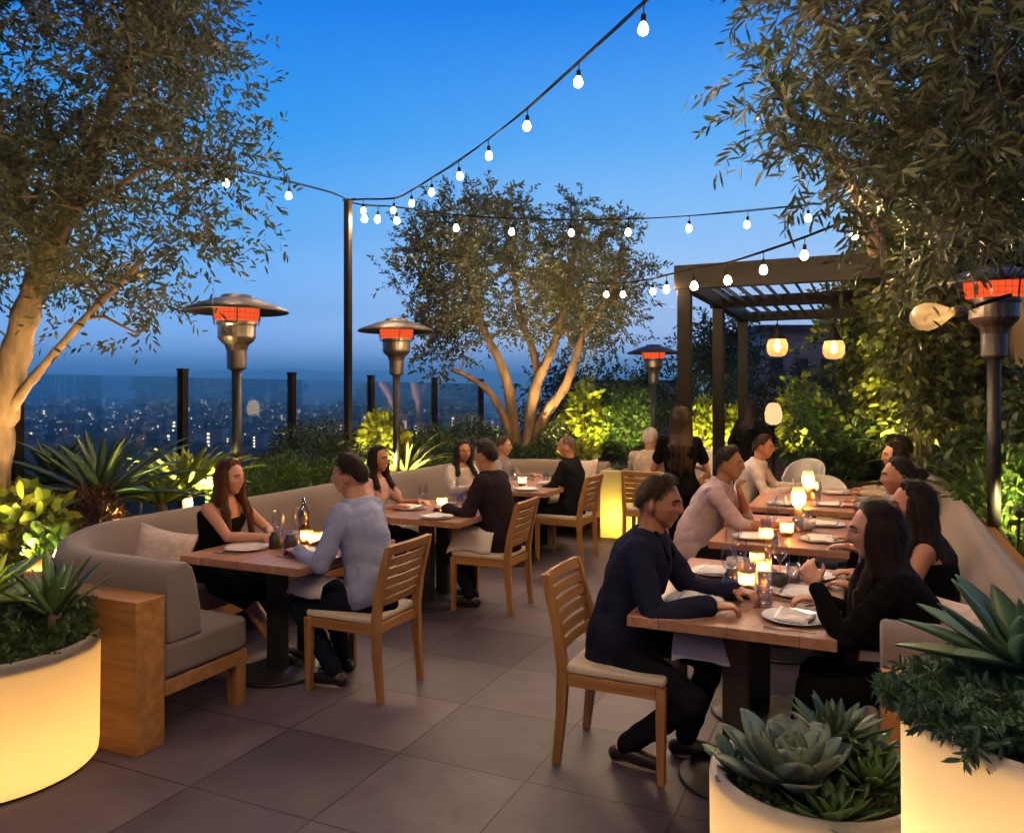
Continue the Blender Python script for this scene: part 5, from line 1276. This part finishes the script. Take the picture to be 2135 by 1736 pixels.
        tg = unit(np.gradient(PP, axis=1)); sdv = np.cross(tg, u_[:, None]) * .0015; K_ = PP.shape[1]; VV.append(np.stack([PP - sdv, PP + sdv], 2).reshape(-1, 3)); base_ = nb + (np.arange(m_) * K_ * 2)[:, None, None] + (np.arange(K_ - 1) * 2)[None, :, None]; Q.append((base_ + np.array([0, 1, 3, 2])).reshape(-1, 4))
    mesh_np('hair_strands', np.concatenate(VV), [np.concatenate(Q), T3[0]], HR[hc], ho)
    # ---- face
    for e in (-1, 1):
        b = MB(); c = hdir(e * 20.5, 5.5); b.ball(Hc + HM @ (c * (float(head_r(np.array(20.5), np.array(5.5), fem)) - .0035) * hz), (.0125 * s, .008 * s, .0062 * s), 10, 6, HM); b.build('eye', M['eye'], t, smooth=True)
        b = MB(); b.limb([Hc + HM @ (hdir(e * k, z) * (float(head_r(np.array(float(k)), np.array(float(z)), fem)) + .0005) * hz) for k, z in ((9, 17), (20, 19.5), (32, 15.5))], [.0038 * s, .0042 * s, .0022 * s], 6); b.build('eyebrow', HR[hc], t, smooth=True)
    b = MB(); b.limb([Hc + HM @ (hdir(k, z) * (float(head_r(np.array(float(k)), np.array(float(z)), fem)) - .0015) * hz) for k, z in ((-14, -31.5), (-5, -31), (5, -31), (14, -31.5))], [.0025 * s, .0048 * s, .0048 * s, .0025 * s], 6); b.build('lips', M['lip'], t, smooth=True)
    return t

# left group
person('woman with long auburn hair in a black tank top leaning on the nearest left table', -4.02, 3.98, -90, seat=.46, s=.95, lean=14, head=(0, 4), hands={-1: (-.02, .47, .79), 1: (.04, .50, .795)}, sk='fair', hair=('long', 'auburn'), top=('tank', 'black', None), bottom=('skirt', 'black'), fem=True, vox=.008, feet={-1: (-.06, .55, 0), 1: (.05, .62, 0)}, detail=2, reach=.36, curl=(40, 40), poles={-1: (-.9, -.1, -.5), 1: (.9, -.1, -.5)})
person('man in a light blue shirt seen from behind at the nearest left table', -2.66, 3.87, 90, seat=.475, s=1.02, lean=14, head=(14, 6), hands={-1: (-.18, .40, .785), 1: (.16, .42, .785)}, sk='fair', hair=('short', 'dark'), top=('shirt', 'blue', 'long'), bottom=('trousers', 'denim'), vox=.008, feet={-1: (-.10, .20, 0), 1: (.12, .30, 0)}, detail=2)
person('dark haired woman in a rose blouse on the left banquette behind the blue shirt man', -3.98, 5.72, -90, seat=.45, s=.93, lean=9, head=(-6, 2), sk='tan', hair=('long', 'dark'), top=('blouse', 'rose', 'short'), fem=True, vox=.010, reach=.22)
person('dark haired woman in a white blouse facing the camera at the far left table', -3.98, 7.32, -112, seat=.42, s=.92, lean=10, head=(-18, 3), sk='tan', hair=('long', 'dark'), top=('blouse', 'white', 'long'), fem=True, vox=.011, reach=.20)
person('man in a dark plum jacket seen from behind at the middle left table', -2.70, 5.72, 90, seat=.475, s=1.0, lean=12, head=(-12, 4), hands={-1: (-.17, .42, .785), 1: (.12, .30, .62)}, sk='fair', hair=('short', 'dark'), top=('jacket', 'darkjacket', 'long'), bottom=('trousers', 'trouser'), vox=.009, feet={-1: (-.10, .22, 0), 1: (.12, .34, 0)})
person('person half hidden behind the plum jacket man at the far left table', -3.92, 8.15, -90, seat=.42, s=.92, lean=8, head=(10, 2), sk='fair', hair=('short', 'brown'), top=('shirt', 'lavender', 'long'), vox=.012)
person('man in a dark suit with greying hair facing left beside the bright yellow planter', -2.82, 7.70, 88, seat=.46, s=.93, lean=4, head=(6, 2), hands={-1: (-.15, .36, .66), 1: (.15, .34, .64)}, sk='tan', hair=('thin', 'grey'), top=('jacket', 'darksuit', 'long'), bottom=('trousers', 'darksuit'), vox=.011, feet={-1: (-.10, .48, 0), 1: (.12, .52, 0)})
# middle
person('white-haired person in a beige jacket sitting with back to the camera', -2.25, 8.60, 2, seat=.475, s=.97, lean=6, head=(0, 8), sk='fair', hair=('short', 'white'), top=('jacket', 'beige', 'long'), bottom=('trousers', 'beige'), vox=.011)
q = at(1418, 900, 6.9)
person('standing woman with long streaked brown hair in black, back to the camera', q.x, q.y, 12, seat=None, s=.92, lean=2, head=(8, 6), hands={-1: (-.14, .26, 1.08), 1: (.15, .28, 1.05)}, sk='fair', hair=('long', 'brown'), top=('blouse', 'black', 'short'), bottom=('dress', 'black'), fem=True, vox=.011, reach=.42, group='people standing at the back')
q = at(1560, 900, 10.2)
person('dark-clothed person with dark hair standing at the back by the globe lamp', q.x, q.y, -20, seat=None, s=.94, lean=3, head=(0, 5), hands={-1: (-.18, .22, 1.02), 1: (.18, .22, 1.0)}, sk='mid', hair=('long', 'dark'), top=('jacket', 'black', 'long'), bottom=('trousers', 'black'), fem=True, vox=.013, reach=.3, group='people standing at the back')
# right group
person('man in a navy blazer leaning his forearms on the nearest table', -1.10, 3.65, -90, seat=.465, s=1.02, lean=17, head=(-4, 8), hands={-1: (-.11, .53, .80), 1: (.17, .47, .79)}, sk='tan', hair=('short', 'brown'), top=('jacket', 'navy', 'long'), bottom=('trousers', 'trouser'), vox=.0075, feet={-1: (-.09, .30, 0), 1: (.10, .06, 0)}, detail=2, curl=(38, 34))
person('man in a pale pink shirt resting his chin on one hand', -1.22, 5.98, -90, seat=.475, s=1.02, lean=24, head=(-8, 2), hands={-1: (-.045, .335, .975), 1: (.16, .62, .79)}, sk='mid', hair=('short', 'dark'), top=('shirt', 'pink', 'roll'), bottom=('trousers', 'trouser'), vox=.009, belly=.03, feet={-1: (-.10, .35, 0), 1: (.12, .22, 0)}, pn={-1: (.2, 1, .1)}, curl=(45, 25), poles={-1: (-.35, .5, -1)})
person('man in a white shirt bending over the third right table under the pergola', -1.22, 8.25, -90, seat=.475, s=.98, lean=22, head=(0, 4), hands={-1: (-.12, .56, .785), 1: (.14, .50, .785)}, sk='tan', hair=('short', 'brown'), top=('shirt', 'white', 'long'), bottom=('trousers', 'black'), vox=.011)
person('woman in black with long dark hair nearest on the right banquette, hand raised', .19, 3.60, 90, seat=.42, s=.99, lean=15, head=(6, 6), hands={-1: (-.10, .40, .92), 1: (.20, .40, .79)}, sk='fair', hair=('long', 'dark'), top=('blouse', 'black', 'long'), bottom=('trousers', 'black'), fem=True, vox=.0075, detail=2, reach=.48, pn={-1: (.75, -.2, -.2)}, curl=(36, 30), feet={-1: (-.08, .42, 0), 1: (.08, .50, 0)})
person('woman with long dark hair and bare shoulder second from the camera on the right banquette', .27, 4.32, 90, seat=.44, s=.97, lean=6, head=(12, 4), hands={-1: (-.15, .36, .78), 1: (.17, .34, .78)}, sk='tan', hair=('long', 'dark'), top=('tank', 'black', None), bottom=('trousers', 'black'), fem=True, vox=.008, reach=.46)
person('woman with pulled-back black hair third along the right banquette', .30, 5.42, 90, seat=.475, s=.98, lean=12, head=(8, 2), sk='tan', hair=('tied', 'dark'), top=('blouse', 'black', 'short'), fem=True, vox=.009)
person('woman with dark shoulder-length hair fourth along the right banquette', .30, 7.35, 90, seat=.475, s=.96, lean=10, head=(20, 3), sk='tan', hair=('long', 'dark'), top=('blouse', 'lavender', 'long'), fem=True, vox=.011, reach=.22)
person('short-haired person farthest along the right banquette', .34, 8.25, 90, seat=.475, s=.96, lean=6, head=(14, 0), sk='mid', hair=('short', 'dark'), top=('shirt', 'beige', 'long'), vox=.012)
# ------------------------------------------------------------------ things on the tables
TZ = .7505
def jitter(a): return random.uniform(-a, a)
PL0 = {}
def lathe_obj(key, name, prof, m, n=26):
    if key in PL0:
        o = PL0[key].copy(); link(o); return o
    b = MB(); b.lathe(prof, n); o = b.build(name, m, smooth=True); PL0[key] = o; return o
def plate(label, x, y, dark=False):
    o = lathe_obj('plate' + str(dark), 'plate', [(0, .006), (.075, .006), (.088, .010), (.128, .017), (.134, .018), (.134, .015), (.09, .004), (.06, .0), (0, .0)], M['slate'] if dark else M['china'], 36)
    o.location = (x, y, TZ); o['label'] = label; o['category'] = 'plate'; o['group'] = 'plates laid on the tables'
def napkin(label, x, y, rz, w=.19, d=.15, z=TZ + .012, seed=0):
    b = MB(); nx, ny = 10, 8; g = np.random.default_rng(seed + int(abs(x * 77) + abs(y * 13))); ph = g.uniform(0, 6, 4)
    def hz(u, v): return .010 + .006 * math.sin(u * 5 + ph[0]) * math.sin(v * 4 + ph[1]) + .004 * math.sin(u * 11 + ph[2]) + .014 * max(0, u - .55) * math.sin(v * 3 + ph[3])
    V = [((i / nx - .5) * w * (1 + .04 * math.sin(j + ph[0])), (j / ny - .5) * d * (1 + .05 * math.sin(i * .9 + ph[1])), hz(i / nx, j / ny)) for i in range(nx + 1) for j in range(ny + 1)]
    W_ = [(p[0], p[1], p[2] * .2) for p in V]; m = len(V); F = []
    for i in range(nx):
        for j in range(ny):
            a = i * (ny + 1) + j; F.append((a, a + ny + 1, a + ny + 2, a + 1)); F.append((m + a, m + a + 1, m + a + ny + 2, m + a + ny + 1))
    for i in range(nx):
        for j in (0, ny): a = i * (ny + 1) + j; c = a + ny + 1; F.append((a, m + a, m + c, c) if j == 0 else (a, c, m + c, m + a))
    for j in range(ny):
        for i in (0, nx): a = i * (ny + 1) + j; c = a + 1; F.append((a, c, m + c, m + a) if i == 0 else (a, m + a, m + c, c))
    b.add(V + W_, F); o = b.build('napkin', M['white_cloth'], smooth=True); o.location = (x, y, z); o.rotation_euler = (0, 0, R(rz)); tag(o, label, 'napkin', 'white cloth napkins'); return o
WG = [(0, .0), (.036, .0), (.036, .003), (.006, .008), (.0045, .02), (.0045, .085), (.012, .098), (.034, .125), (.041, .155), (.038, .19), (.033, .215)]
TG = [(0, .0), (.030, .0), (.033, .01), (.036, .10), (.0345, .10), (.031, .012), (0, .01)]
def glass_(label, x, y, tall=False):
    o = lathe_obj('wg' if tall else 'tg', 'wine_glass' if tall else 'tumbler', WG if tall else TG, M['glass'], 22)
    o.location = (x, y, TZ); tag(o, label, 'glass', 'stemmed glasses' if tall else 'water glasses')
CAN = [None]
def candle(label, x, y, s=1.0, z=TZ):
    if CAN[0] is None:
        t = thing('candle_holder', label, 'candle', (x, y, z), 0, 'candles in glass cups')
        b = MB(); b.lathe([(0, .0), (.034, .0), (.037, .006), (.042, .085), (.0405, .085), (.035, .010), (0, .008)], 20); b.build('glass_cup', M['frost'], t, smooth=True)
        b = MB(); b.lathe([(0, .009), (.031, .009), (.032, .030), (.028, .034), (0, .031)], 18); b.build('wax', M['wax'], t, smooth=True)
        b = MB(); b.lathe([(.001, .033), (.006, .042), (.0075, .050), (.004, .064), (.0006, .074)], 8); b.build('flame', M['flame'], t, smooth=True)
        s *= .86; t.scale = (s, s, s); CAN[0] = t
    else:
        s *= .86; t = dup(CAN[0], (x, y, z), 0, label); t.scale = (s, s, s)
def table_lamp(label, x, y, h=.22):
    h *= .85; t = thing('hurricane_lamp', label, 'candle lamp', (x, y, TZ), 0, 'tall glass candle lamps')
    b = MB(); b.lathe([(0, 0), (.045, 0), (.047, .01), (.03, .03), (.025, h * .4), (.05, h * .55), (.052, h * .8), (.036, h), (.034, h), (.049, h * .8), (.047, h * .56), (.02, h * .42), (0, h * .41)], 22); b.build('glass_chimney', M['frost'], t, smooth=True)
    b = MB(); b.lathe([(.001, h * .46), (.009, h * .53), (.011, h * .60), (.006, h * .72), (.0008, h * .82)], 8); b.build('flame', M['flame'], t, smooth=True)
def jar(label, x, y, r=.032, h=.09):
    t = thing('dark_jar', label, 'jar', (x, y, TZ), 0, 'small dark jars')
    b = MB(); b.lathe([(0, 0), (r, 0), (r * 1.05, .006), (r * 1.05, h * .7), (r * .75, h * .85), (r * .75, h), (0, h)], 18); b.build('vessel', M['slate'], t, smooth=True)
def bottle(label, x, y, m='green_glass', h=.24):
    t = thing('bottle', label, 'bottle', (x, y, TZ), 0)
    b = MB(); b.lathe([(0, 0), (.034, 0), (.036, .008), (.036, h * .62), (.028, h * .72), (.013, h * .82), (.013, h), (.0, h)], 20); b.build('vessel', M['slate'] if m == 'slate' else M[m], t, smooth=True)
    if m == 'green_glass':
        b = MB(); b.lathe([(0, .004), (.031, .004), (.031, h * .45), (0, h * .45)], 16); b.build('liquid', M['slate'], t, smooth=True)
def fork(label, x, y, rz, knife=False):
    o = PL0.get('knife' if knife else 'fork')
    if o is None:
        b = MB()
        b.loft([[(i * w, y_, z + j * .001) for i, j in ((-1, -1), (1, -1), (1, 1), (-1, 1))] for y_, w, z in ((-.10, .005, .003), (-.03, .0035, .004), (.03, .003, .006), (.045, .008, .005), (.07, .010, .003))])
        if knife: b.loft([[(i * w, y_, .003 + j * .0008) for i, j in ((-1, -1), (1, -1), (1, 1), (-1, 1))] for y_, w in ((.06, .009), (.10, .009), (.115, .002))])
        else:
            for q in (-.0075, -.0025, .0025, .0075): b.bar((q, .068, .003), (q, .105, .005), .002, .0016)
        o = b.build('knife' if knife else 'fork', M['steel']); PL0['knife' if knife else 'fork'] = o
    else: o = o.copy(); link(o)
    o.location = (x, y, TZ); o.rotation_euler = (0, 0, R(rz)); tag(o, label, 'cutlery', 'knives and forks')

def setting(who, x, y, rz, nap=True, cut=True, dark=False):
    plate('round plate laid ' + who, x, y, dark)
    a = R(rz); fx, fy = -math.sin(a), math.cos(a); sx, sy = math.cos(a), math.sin(a)
    if nap: napkin('folded white napkin on the plate ' + who, x, y, rz + jitter(10))
    if cut:
        fork('fork beside the plate ' + who, x - sx * .165, y - sy * .165, rz)
        fork('knife beside the plate ' + who, x + sx * .165, y + sy * .165, rz, True)
# near right table
setting('in front of the navy blazer man', -.74, 3.66, -90)
setting('at the far left corner of the near right table', -.76, 4.30, -90)
setting('nearest the camera on the near right table', -.30, 3.56, 90, True)
setting('under the raised hand of the nearest woman', -.32, 4.02, 90, True)
setting('in front of the bare-shouldered woman', -.30, 4.42, 90)
candle('lit candle cup in the middle of the near right table, closest to the camera', -.56, 4.02, 1.15)
candle('lit candle cup behind the middle one on the near right table', -.52, 4.36, 1.1)
candle('lit candle cup at the far end of the near right table', -.58, 4.56, 1.1)
glass_('stemmed glass left of the nearest candle on the near right table', -.63, 3.94, True)
glass_('stemmed glass behind the plate of the navy blazer man', -.62, 4.20, True)
glass_('stemmed glass at the plate under the raised hand of the woman', -.46, 3.86, True)
glass_('stemmed glass near the bare-shouldered woman', -.43, 4.30, True)
glass_('water glass right of the nearest candle on the near right table', -.47, 3.98)
glass_('water glass near the far left corner of the near right table', -.58, 4.30)
glass_('water glass closest to the camera on the near right table', -.44, 3.72)
jar('dark jar before the candles on the near right table', -.55, 3.86, .045, .055)
jar('dark jar left of the candles on the near right table', -.64, 4.08, .035, .08)
# more glass and dishes
for k, (lab, x, y, tall) in enumerate((('stemmed glass closest to the far left corner of the near right table', -.70, 4.48, True), ('stemmed glass between the two far candles of the near right table', -.50, 4.50, True), ('water glass beside the plate of the navy blazer man', -.60, 3.78, False),
    ('water glass by the plate of the bare-shouldered woman', -.36, 4.24, False), ('stemmed glass at the near left corner of the second right table', -.60, 5.52, True), ('stemmed glass at the right side of the second right table', -.40, 5.70, True),
    ('water glass by the pink shirt man', -.66, 5.66, False), ('stemmed glass on the third right table near the white shirt man', -.60, 7.50, True), ('stemmed glass on the third right table near the fourth woman', -.42, 7.16, True),
    ('second stemmed glass by the woman in the black tank top', -3.42, 4.14, True), ('water glass at the blue shirt man', -3.08, 4.02, False), ('stemmed glass at the far end of the middle left table', -3.30, 6.02, True), ('stemmed glass before the white blouse woman', -3.38, 7.42, True))):
    glass_(lab, x, y, tall)
# second right table
setting('in front of the pink shirt man', -.70, 5.86, -90, True, False)
setting('at the near left corner of the second right table', -.72, 5.44, -90, True, False)
setting('in front of the woman with pulled-back hair', -.30, 5.52, 90, True, False)
setting('at the far right corner of the second right table', -.30, 6.18, 90, True, False)
candle('lit candle cup at the near edge of the second right table', -.62, 5.34, 1.25)
candle('lit candle cup in the middle of the second right table', -.52, 5.62, 1.25)
table_lamp('tall amber glass candle lamp at the far end of the second right table', -.50, 6.32, .30)
glass_('water glass by the tall candle lamp on the second right table', -.42, 6.10)
glass_('water glass in the middle of the second right table', -.46, 5.80)
glass_('stemmed glass near the pink shirt man', -.60, 6.05, True)
# third right table
setting('in front of the white shirt man under the pergola', -.70, 8.20, -90, True, False)
setting('at the near left corner of the third right table', -.70, 7.18, -90, True, False)
setting('in front of the fourth woman on the right banquette', -.32, 7.30, 90, True, False)
setting('at the far right of the third right table', -.32, 8.15, 90, True, False)
table_lamp('tall amber glass candle lamp in the middle of the third right table', -.52, 7.62, .30)
candle('lit candle cup at the far end of the third right table', -.52, 8.3, 1.3)
glass_('water glass on the third right table beside the lamp', -.44, 7.45)
# nearest left table
setting('in front of the woman in the black tank top', -3.52, 3.76, -90, False, True)
setting('in front of the man in the light blue shirt', -3.08, 3.82, 90, True, True)
candle('lit candle cup in the middle of the nearest left table', -3.30, 4.06, 1.15)
candle('lit candle cup right of the dark jars on the nearest left table', -3.20, 4.02, 1.15)
candle('lit candle cup at the far edge of the nearest left table', -3.26, 4.30, 1.2)
jar('dark jar left on the nearest left table beside the candle', -3.38, 3.86, .038, .10)
jar('dark jar in the centre of the nearest left table', -3.24, 3.84, .042, .10)
glass_('stemmed glass by the woman in the black tank top', -3.46, 3.98, True)
glass_('water glass in the middle of the nearest left table', -3.36, 3.94)
glass_('stemmed glass near the blue sleeve of the man on the left', -3.12, 4.16, True)
bottle('dark green bottle standing at the back of the nearest left table', -3.52, 4.30, 'green_glass', .25)
table_lamp('tall pale glass candle lamp at the far end of the nearest left table', -3.22, 4.36, .26)
# middle left table
setting('in front of the rose blouse woman', -3.50, 5.62, -90, True, False)
setting('in front of the plum jacket man', -3.08, 5.64, 90, True, False)
setting('at the near corner of the middle left table', -3.06, 5.30, 90, True, False)
candle('lit candle cup on the middle left table', -3.28, 5.78, 1.2)
glass_('stemmed glass on the middle left table before the rose blouse woman', -3.36, 5.60, True)
glass_('water glass on the middle left table by the candle', -3.22, 5.98)
t_ = at(915, 1045, 6.3)
def tea_bowl(label, x, y, m, r=.07):
    b = MB(); b.lathe([(0, 0), (r * .5, 0), (r * .9, .03), (r, .07), (r * .93, .07), (r * .8, .03), (0, .012)], 22); o = b.build('bowl', m, smooth=True); o.location = (x, y, TZ); tag(o, label, 'bowl')
M['rosebowl'] = mat('rose_ceramic', (.55, .24, .18), .35, spec=.5)
tea_bowl('dark stoneware bowl by the candles on the near right table', -.42, 4.10, M['slate'], .055)
tea_bowl('white china bowl at the far side of the near right table', -.66, 4.40, M['china'], .06)
tea_bowl('white china bowl in the middle of the second right table', -.42, 5.92, M['china'], .07)
tea_bowl('white china bowl on the third right table', -.60, 8.0, M['china'], .07)
tea_bowl('rose ceramic bowl near the far corner of the middle left table', -3.12, 6.04, M['rosebowl'])
# far left table
setting('in front of the white blouse woman', -3.50, 7.28, -90, True, False)
setting('in front of the dark suited man', -3.10, 7.75, 90, True, False)
setting('at the near edge of the far left table', -3.12, 7.20, 90, True, False)
candle('lit candle cup on the far left table', -3.30, 7.50, 1.25)
glass_('water glass on the far left table', -3.22, 7.95)
# napkins on laps
def lap_napkin(label, x, y, rz, z, w=.34, d=.36, ax=.09, seed=1):
    g = np.random.default_rng(seed); n = 18; V = []; ph = g.uniform(0, 6, 4)
    for i in range(n + 1):
        for j in range(n + 1):
            u = (i / n - .5) * w; v = (j / n - .5) * d; uu = abs(u)
            if uu < ax: X_, Z_ = u, -.5 * uu * uu / ax * .9
            else: k = uu - ax; X_ = math.copysign(ax + k * .28, u); Z_ = -.045 * ax / .09 - k * .95
            Z_ += .007 * math.sin(v * 34 + ph[0] + u * 9) * (uu / w * 2) + .004 * math.sin(u * 40 + v * 21 + ph[1])
            vv = v + (.10 * (uu / w) if v > 0 else -.02) ; V.append((X_ + .008 * math.sin(v * 30 + ph[2]) * (uu > ax), vv, Z_ - max(0, v - .12) * .8))
    F = [(i * (n + 1) + j, (i + 1) * (n + 1) + j, (i + 1) * (n + 1) + j + 1, i * (n + 1) + j + 1) for i in range(n) for j in range(n)]
    b = MB(); b.add(V, F); o = b.build('napkin', M['white_cloth'], smooth=True); sd = o.modifiers.new('thick', 'SOLIDIFY'); sd.thickness = .004
    o.location = (x, y, z); o.rotation_euler = (0, 0, R(rz)); tag(o, label, 'napkin', 'white cloth napkins')
lap_napkin('white napkin draped over the thigh of the plum jacket man', -2.86, 5.62, 84, .648, .46, .34, seed=1)
lap_napkin('white napkin on the lap of the navy blazer man', -.70, 3.56, -84, .640, .28, .18, seed=2)
lap_napkin('white napkin on the lap of the blue shirt man', -2.96, 3.74, 80, .645, .30, .22, seed=3)

# globe lamp at the back
q = at(1612, 862, 11.4)
t = thing('globe_lamp', 'white glowing globe lamp on a stand behind the white shirt man', 'lamp', (q.x, q.y, 0))
M['globe'] = emit('globe_lamp_glow', (1, .70, .32), .95)
b = MB(); b.lathe([(.05, q.z - .16), (.11, q.z - .12), (.125, q.z), (.10, q.z + .10), (.06, q.z + .15), (0, q.z + .16)], 24); b.build('globe', M['globe'], t, smooth=True)
b = MB(); b.lathe([(0, 0), (.14, 0), (.14, .02), (.02, .04), (.018, q.z - .20), (.06, q.z - .18)], 18); b.build('stand', M['bronze'], t, smooth=True)

# ------------------------------------------------------------------ the valley: houses, woods, far towers
M['house'] = mat('pale_house_wall', (.62, .62, .62), .8, (.46, .47, .5), .2)
M['roof'] = mat('grey_roof', (.10, .11, .14), .8)
M['lit'] = emit('lit_window_glow', (1, .76, .5), 4)
def house_proto(k):
    w, d, h = ((16, 11, 6), (24, 13, 9), (34, 16, 7), (14, 14, 15))[k]
    t = thing('far_house', 'x', 'house', (0, 0, 0), 0, 'far houses in the valley')
    b = MB(); b.box((0, 0, h / 2), (w, d, h)); b.build('wall', M['house'], t)
    b = MB()
    if k < 2: b.add([(-w / 2 - .6, -d / 2 - .6, h), (w / 2 + .6, -d / 2 - .6, h), (w / 2 + .6, d / 2 + .6, h), (-w / 2 - .6, d / 2 + .6, h), (-w / 2, 0, h + 3.4), (w / 2, 0, h + 3.4)], [(0, 1, 5, 4), (2, 3, 4, 5), (0, 4, 3), (1, 2, 5), (0, 3, 2, 1)])
    else: b.box((0, 0, h + .4), (w + .8, d + .8, .8)); b.box((w * .2, 0, h + 1.6), (w * .3, d * .4, 1.6))
    b.build('roof', M['roof'], t)
    b = MB()
    for i in range(max(2, w // 5)):
        for z in range(1, h // 3 + (h < 9)):
            if (i * 7 + z * 3 + k) % 3 == 0: b.box((-w / 2 + (i + .5) * w / max(2, w // 5), -d / 2 - .06, z * 2.9 - .6), (1.9, .10, 1.5))
    b.build('window', M['lit'], t); return t
protos = [house_proto(k) for k in range(4)]
def ground_z(x, y): return float(valley(np.array([x]), np.array([y]))[0])
hr = np.random.default_rng(77); placed = 0
for k in range(240):
    d = float(np.exp(hr.uniform(math.log(900), math.log(7000)))); px = hr.uniform(-60, 1130)
    xc = (px - 1067) / FPX * d; x, y = wp(xc, d)
    sc_ = hr.uniform(.8, 1.5) * (1 + d / 5200)
    o = protos[k] if k < 4 else copy_tree(protos[k % 4])
    o.location = (x, y, ground_z(x, y) - .3); o.rotation_euler = (0, 0, R(YAW) + hr.uniform(-.6, .6)); o.scale = (sc_,) * 3
    o['label'] = 'small pale house far down in the hazy blue valley'
# woods of the valley
def far_wood(n, seed):
    g = np.random.default_rng(seed)
    ico = bmesh.new(); bmesh.ops.create_icosphere(ico, subdivisions=2, radius=1.0); iv = np.array([v.co[:] for v in ico.verts]); ifc = np.array([[v.index for v in f.verts] for f in ico.faces]); ico.free()
    d = np.exp(g.uniform(math.log(60), math.log(6000), n)); px = g.uniform(-200, 1500, n); xc = (px - 1067) / FPX * d
    x = CA * xc - SA * d; y = SA * xc + CA * d; z = valley(x, y); r = g.uniform(2.6, 5.5, n) * (1 + d / 1500)
    m = len(iv); sh = 1 + g.normal(size=(n, m, 1)) * .20
    V = iv[None] * sh * np.stack([r * 1.15, r * 1.15, r], -1)[:, None] + np.stack([x, y, z + r * .7], -1)[:, None]
    F = (np.arange(n) * m)[:, None, None] + ifc[None]
    o = mesh_np('far_woods', V.reshape(-1, 3), [F.reshape(-1, 3)], M['farwood']); tag(o, None, None, None, 'stuff'); o['label'] = 'dark tree cover over the valley floor'
M['farwood'] = mat('valley_trees', (.014, .026, .018), .9, (.022, .036, .022), .3, island=.4, spec=.1)
far_wood(3800, 5)
def town_lights(n, seed):
    g = np.random.default_rng(seed); d = np.exp(g.uniform(math.log(900), math.log(7500), n)); px = g.uniform(-150, 1500, n); xc = (px - 1067) / FPX * d
    x = CA * xc - SA * d; y = SA * xc + CA * d; z = valley(x, y) + g.uniform(5, 13, n) * (1 + d / 4000); r = g.uniform(.5, 1.0, n) * (.5 + d / 2400)
    o6 = np.array([[1, 0, 0], [-1, 0, 0], [0, 1, 0], [0, -1, 0], [0, 0, 1], [0, 0, -1]], float); f8 = np.array([[0, 2, 4], [2, 1, 4], [1, 3, 4], [3, 0, 4], [2, 0, 5], [1, 2, 5], [3, 1, 5], [0, 3, 5]])
    V = np.stack([x, y, z], -1)[:, None] + o6[None] * r[:, None, None]; F = (np.arange(n) * 6)[:, None, None] + f8[None]
    o = mesh_np('town_lights', V.reshape(-1, 3), [F.reshape(-1, 3)], M['townlight']); o['kind'] = 'stuff'; o['label'] = 'countless small lights scattered over the town in the valley'
M['townlight'] = emit('town_light_glow', (1, .84, .66), 4.5)
town_lights(1500, 9)
def far_tower(label, px, d, w, h):
    xc = (px - 1067) / FPX * d; x, y = wp(xc, d); t = thing('far_tower', label, 'building', (x, y, ground_z(x, y)), R(YAW), 'towers beyond the glass')
    b = MB(); b.box((0, 0, h / 2), (w, w * .8, h)); b.build('wall', M['house'], t); b = MB(); b.box((0, 0, h + .02 * h), (w * .6, w * .5, .04 * h)); b.build('roof', M['roof'], t)
# dark low buildings beyond the pergola
def block(label, px0, px1, ptop, d, seed):
    xa = (px0 - 1067) / FPX * d; xb = (px1 - 1067) / FPX * d; zt = EYE + (HORIZON - ptop) / FPX * d
    x, y = wp((xa + xb) / 2, d); t = thing('neighbour_building', label, 'building', (x, y, 0), R(YAW), 'buildings beyond the pergola')
    w = xb - xa
    b = MB(); b.box((0, 0, zt / 2), (w, 6, zt)); b.build('wall', M['nwall'], t)
    b = MB(); b.box((0, 0, zt + .12), (w + .5, 6.5, .24)); b.build('roof', M['roof'], t)
    b = MB()
    for k in range(3): b.box((-w / 2 + (k + .5) * w / 3, -3.04, zt - 1.6), (w * .16, .09, 1.1))
    b.build('window', M['nwin'], t)
M['nwall'] = mat('grey_building_wall', (.50, .50, .56), .8, (.42, .42, .48), 1); M['nwin'] = mat('dark_window_glass', (.05, .07, .12), .1)
block('low dark flat-roofed building seen between the pergola pendants', 1545, 1690, 702, 34, 1)
block('stepped dark building to the right of the pergola pendants', 1694, 1800, 716, 38, 2)
block('pale low building just left of the pergola front post far behind', 1240, 1405, 800, 60, 3)
leafy_mass('tree', 'tree crowns showing above the back hedge between the pergola posts', [(1440, 770), (1450, 700), (1500, 680), (1560, 720), (1560, 800), (1440, 810)], 20, .8, 40, .45, 12, 9, .15, .06, M['shrub'], 95, cat='tree', simple=True)

# ------------------------------------------------------------------ air
if HAZE:
    m, n, l, p = newmat('dusk_haze'); n.remove(p)
    pv = n.new('ShaderNodeVolumePrincipled'); pv.inputs['Color'].default_value = (.66, .93, 1, 1); pv.inputs['Density'].default_value = HAZE; pv.inputs['Anisotropy'].default_value = .72
    l.new(pv.outputs[0], n['Material Output'].inputs['Volume'])
    b = MB(); b.box((0, 0, 160), (25400, 25400, 520)); o = b.build('haze', m); o['kind'] = 'stuff'; o['label'] = 'blue dusk haze over the valley'
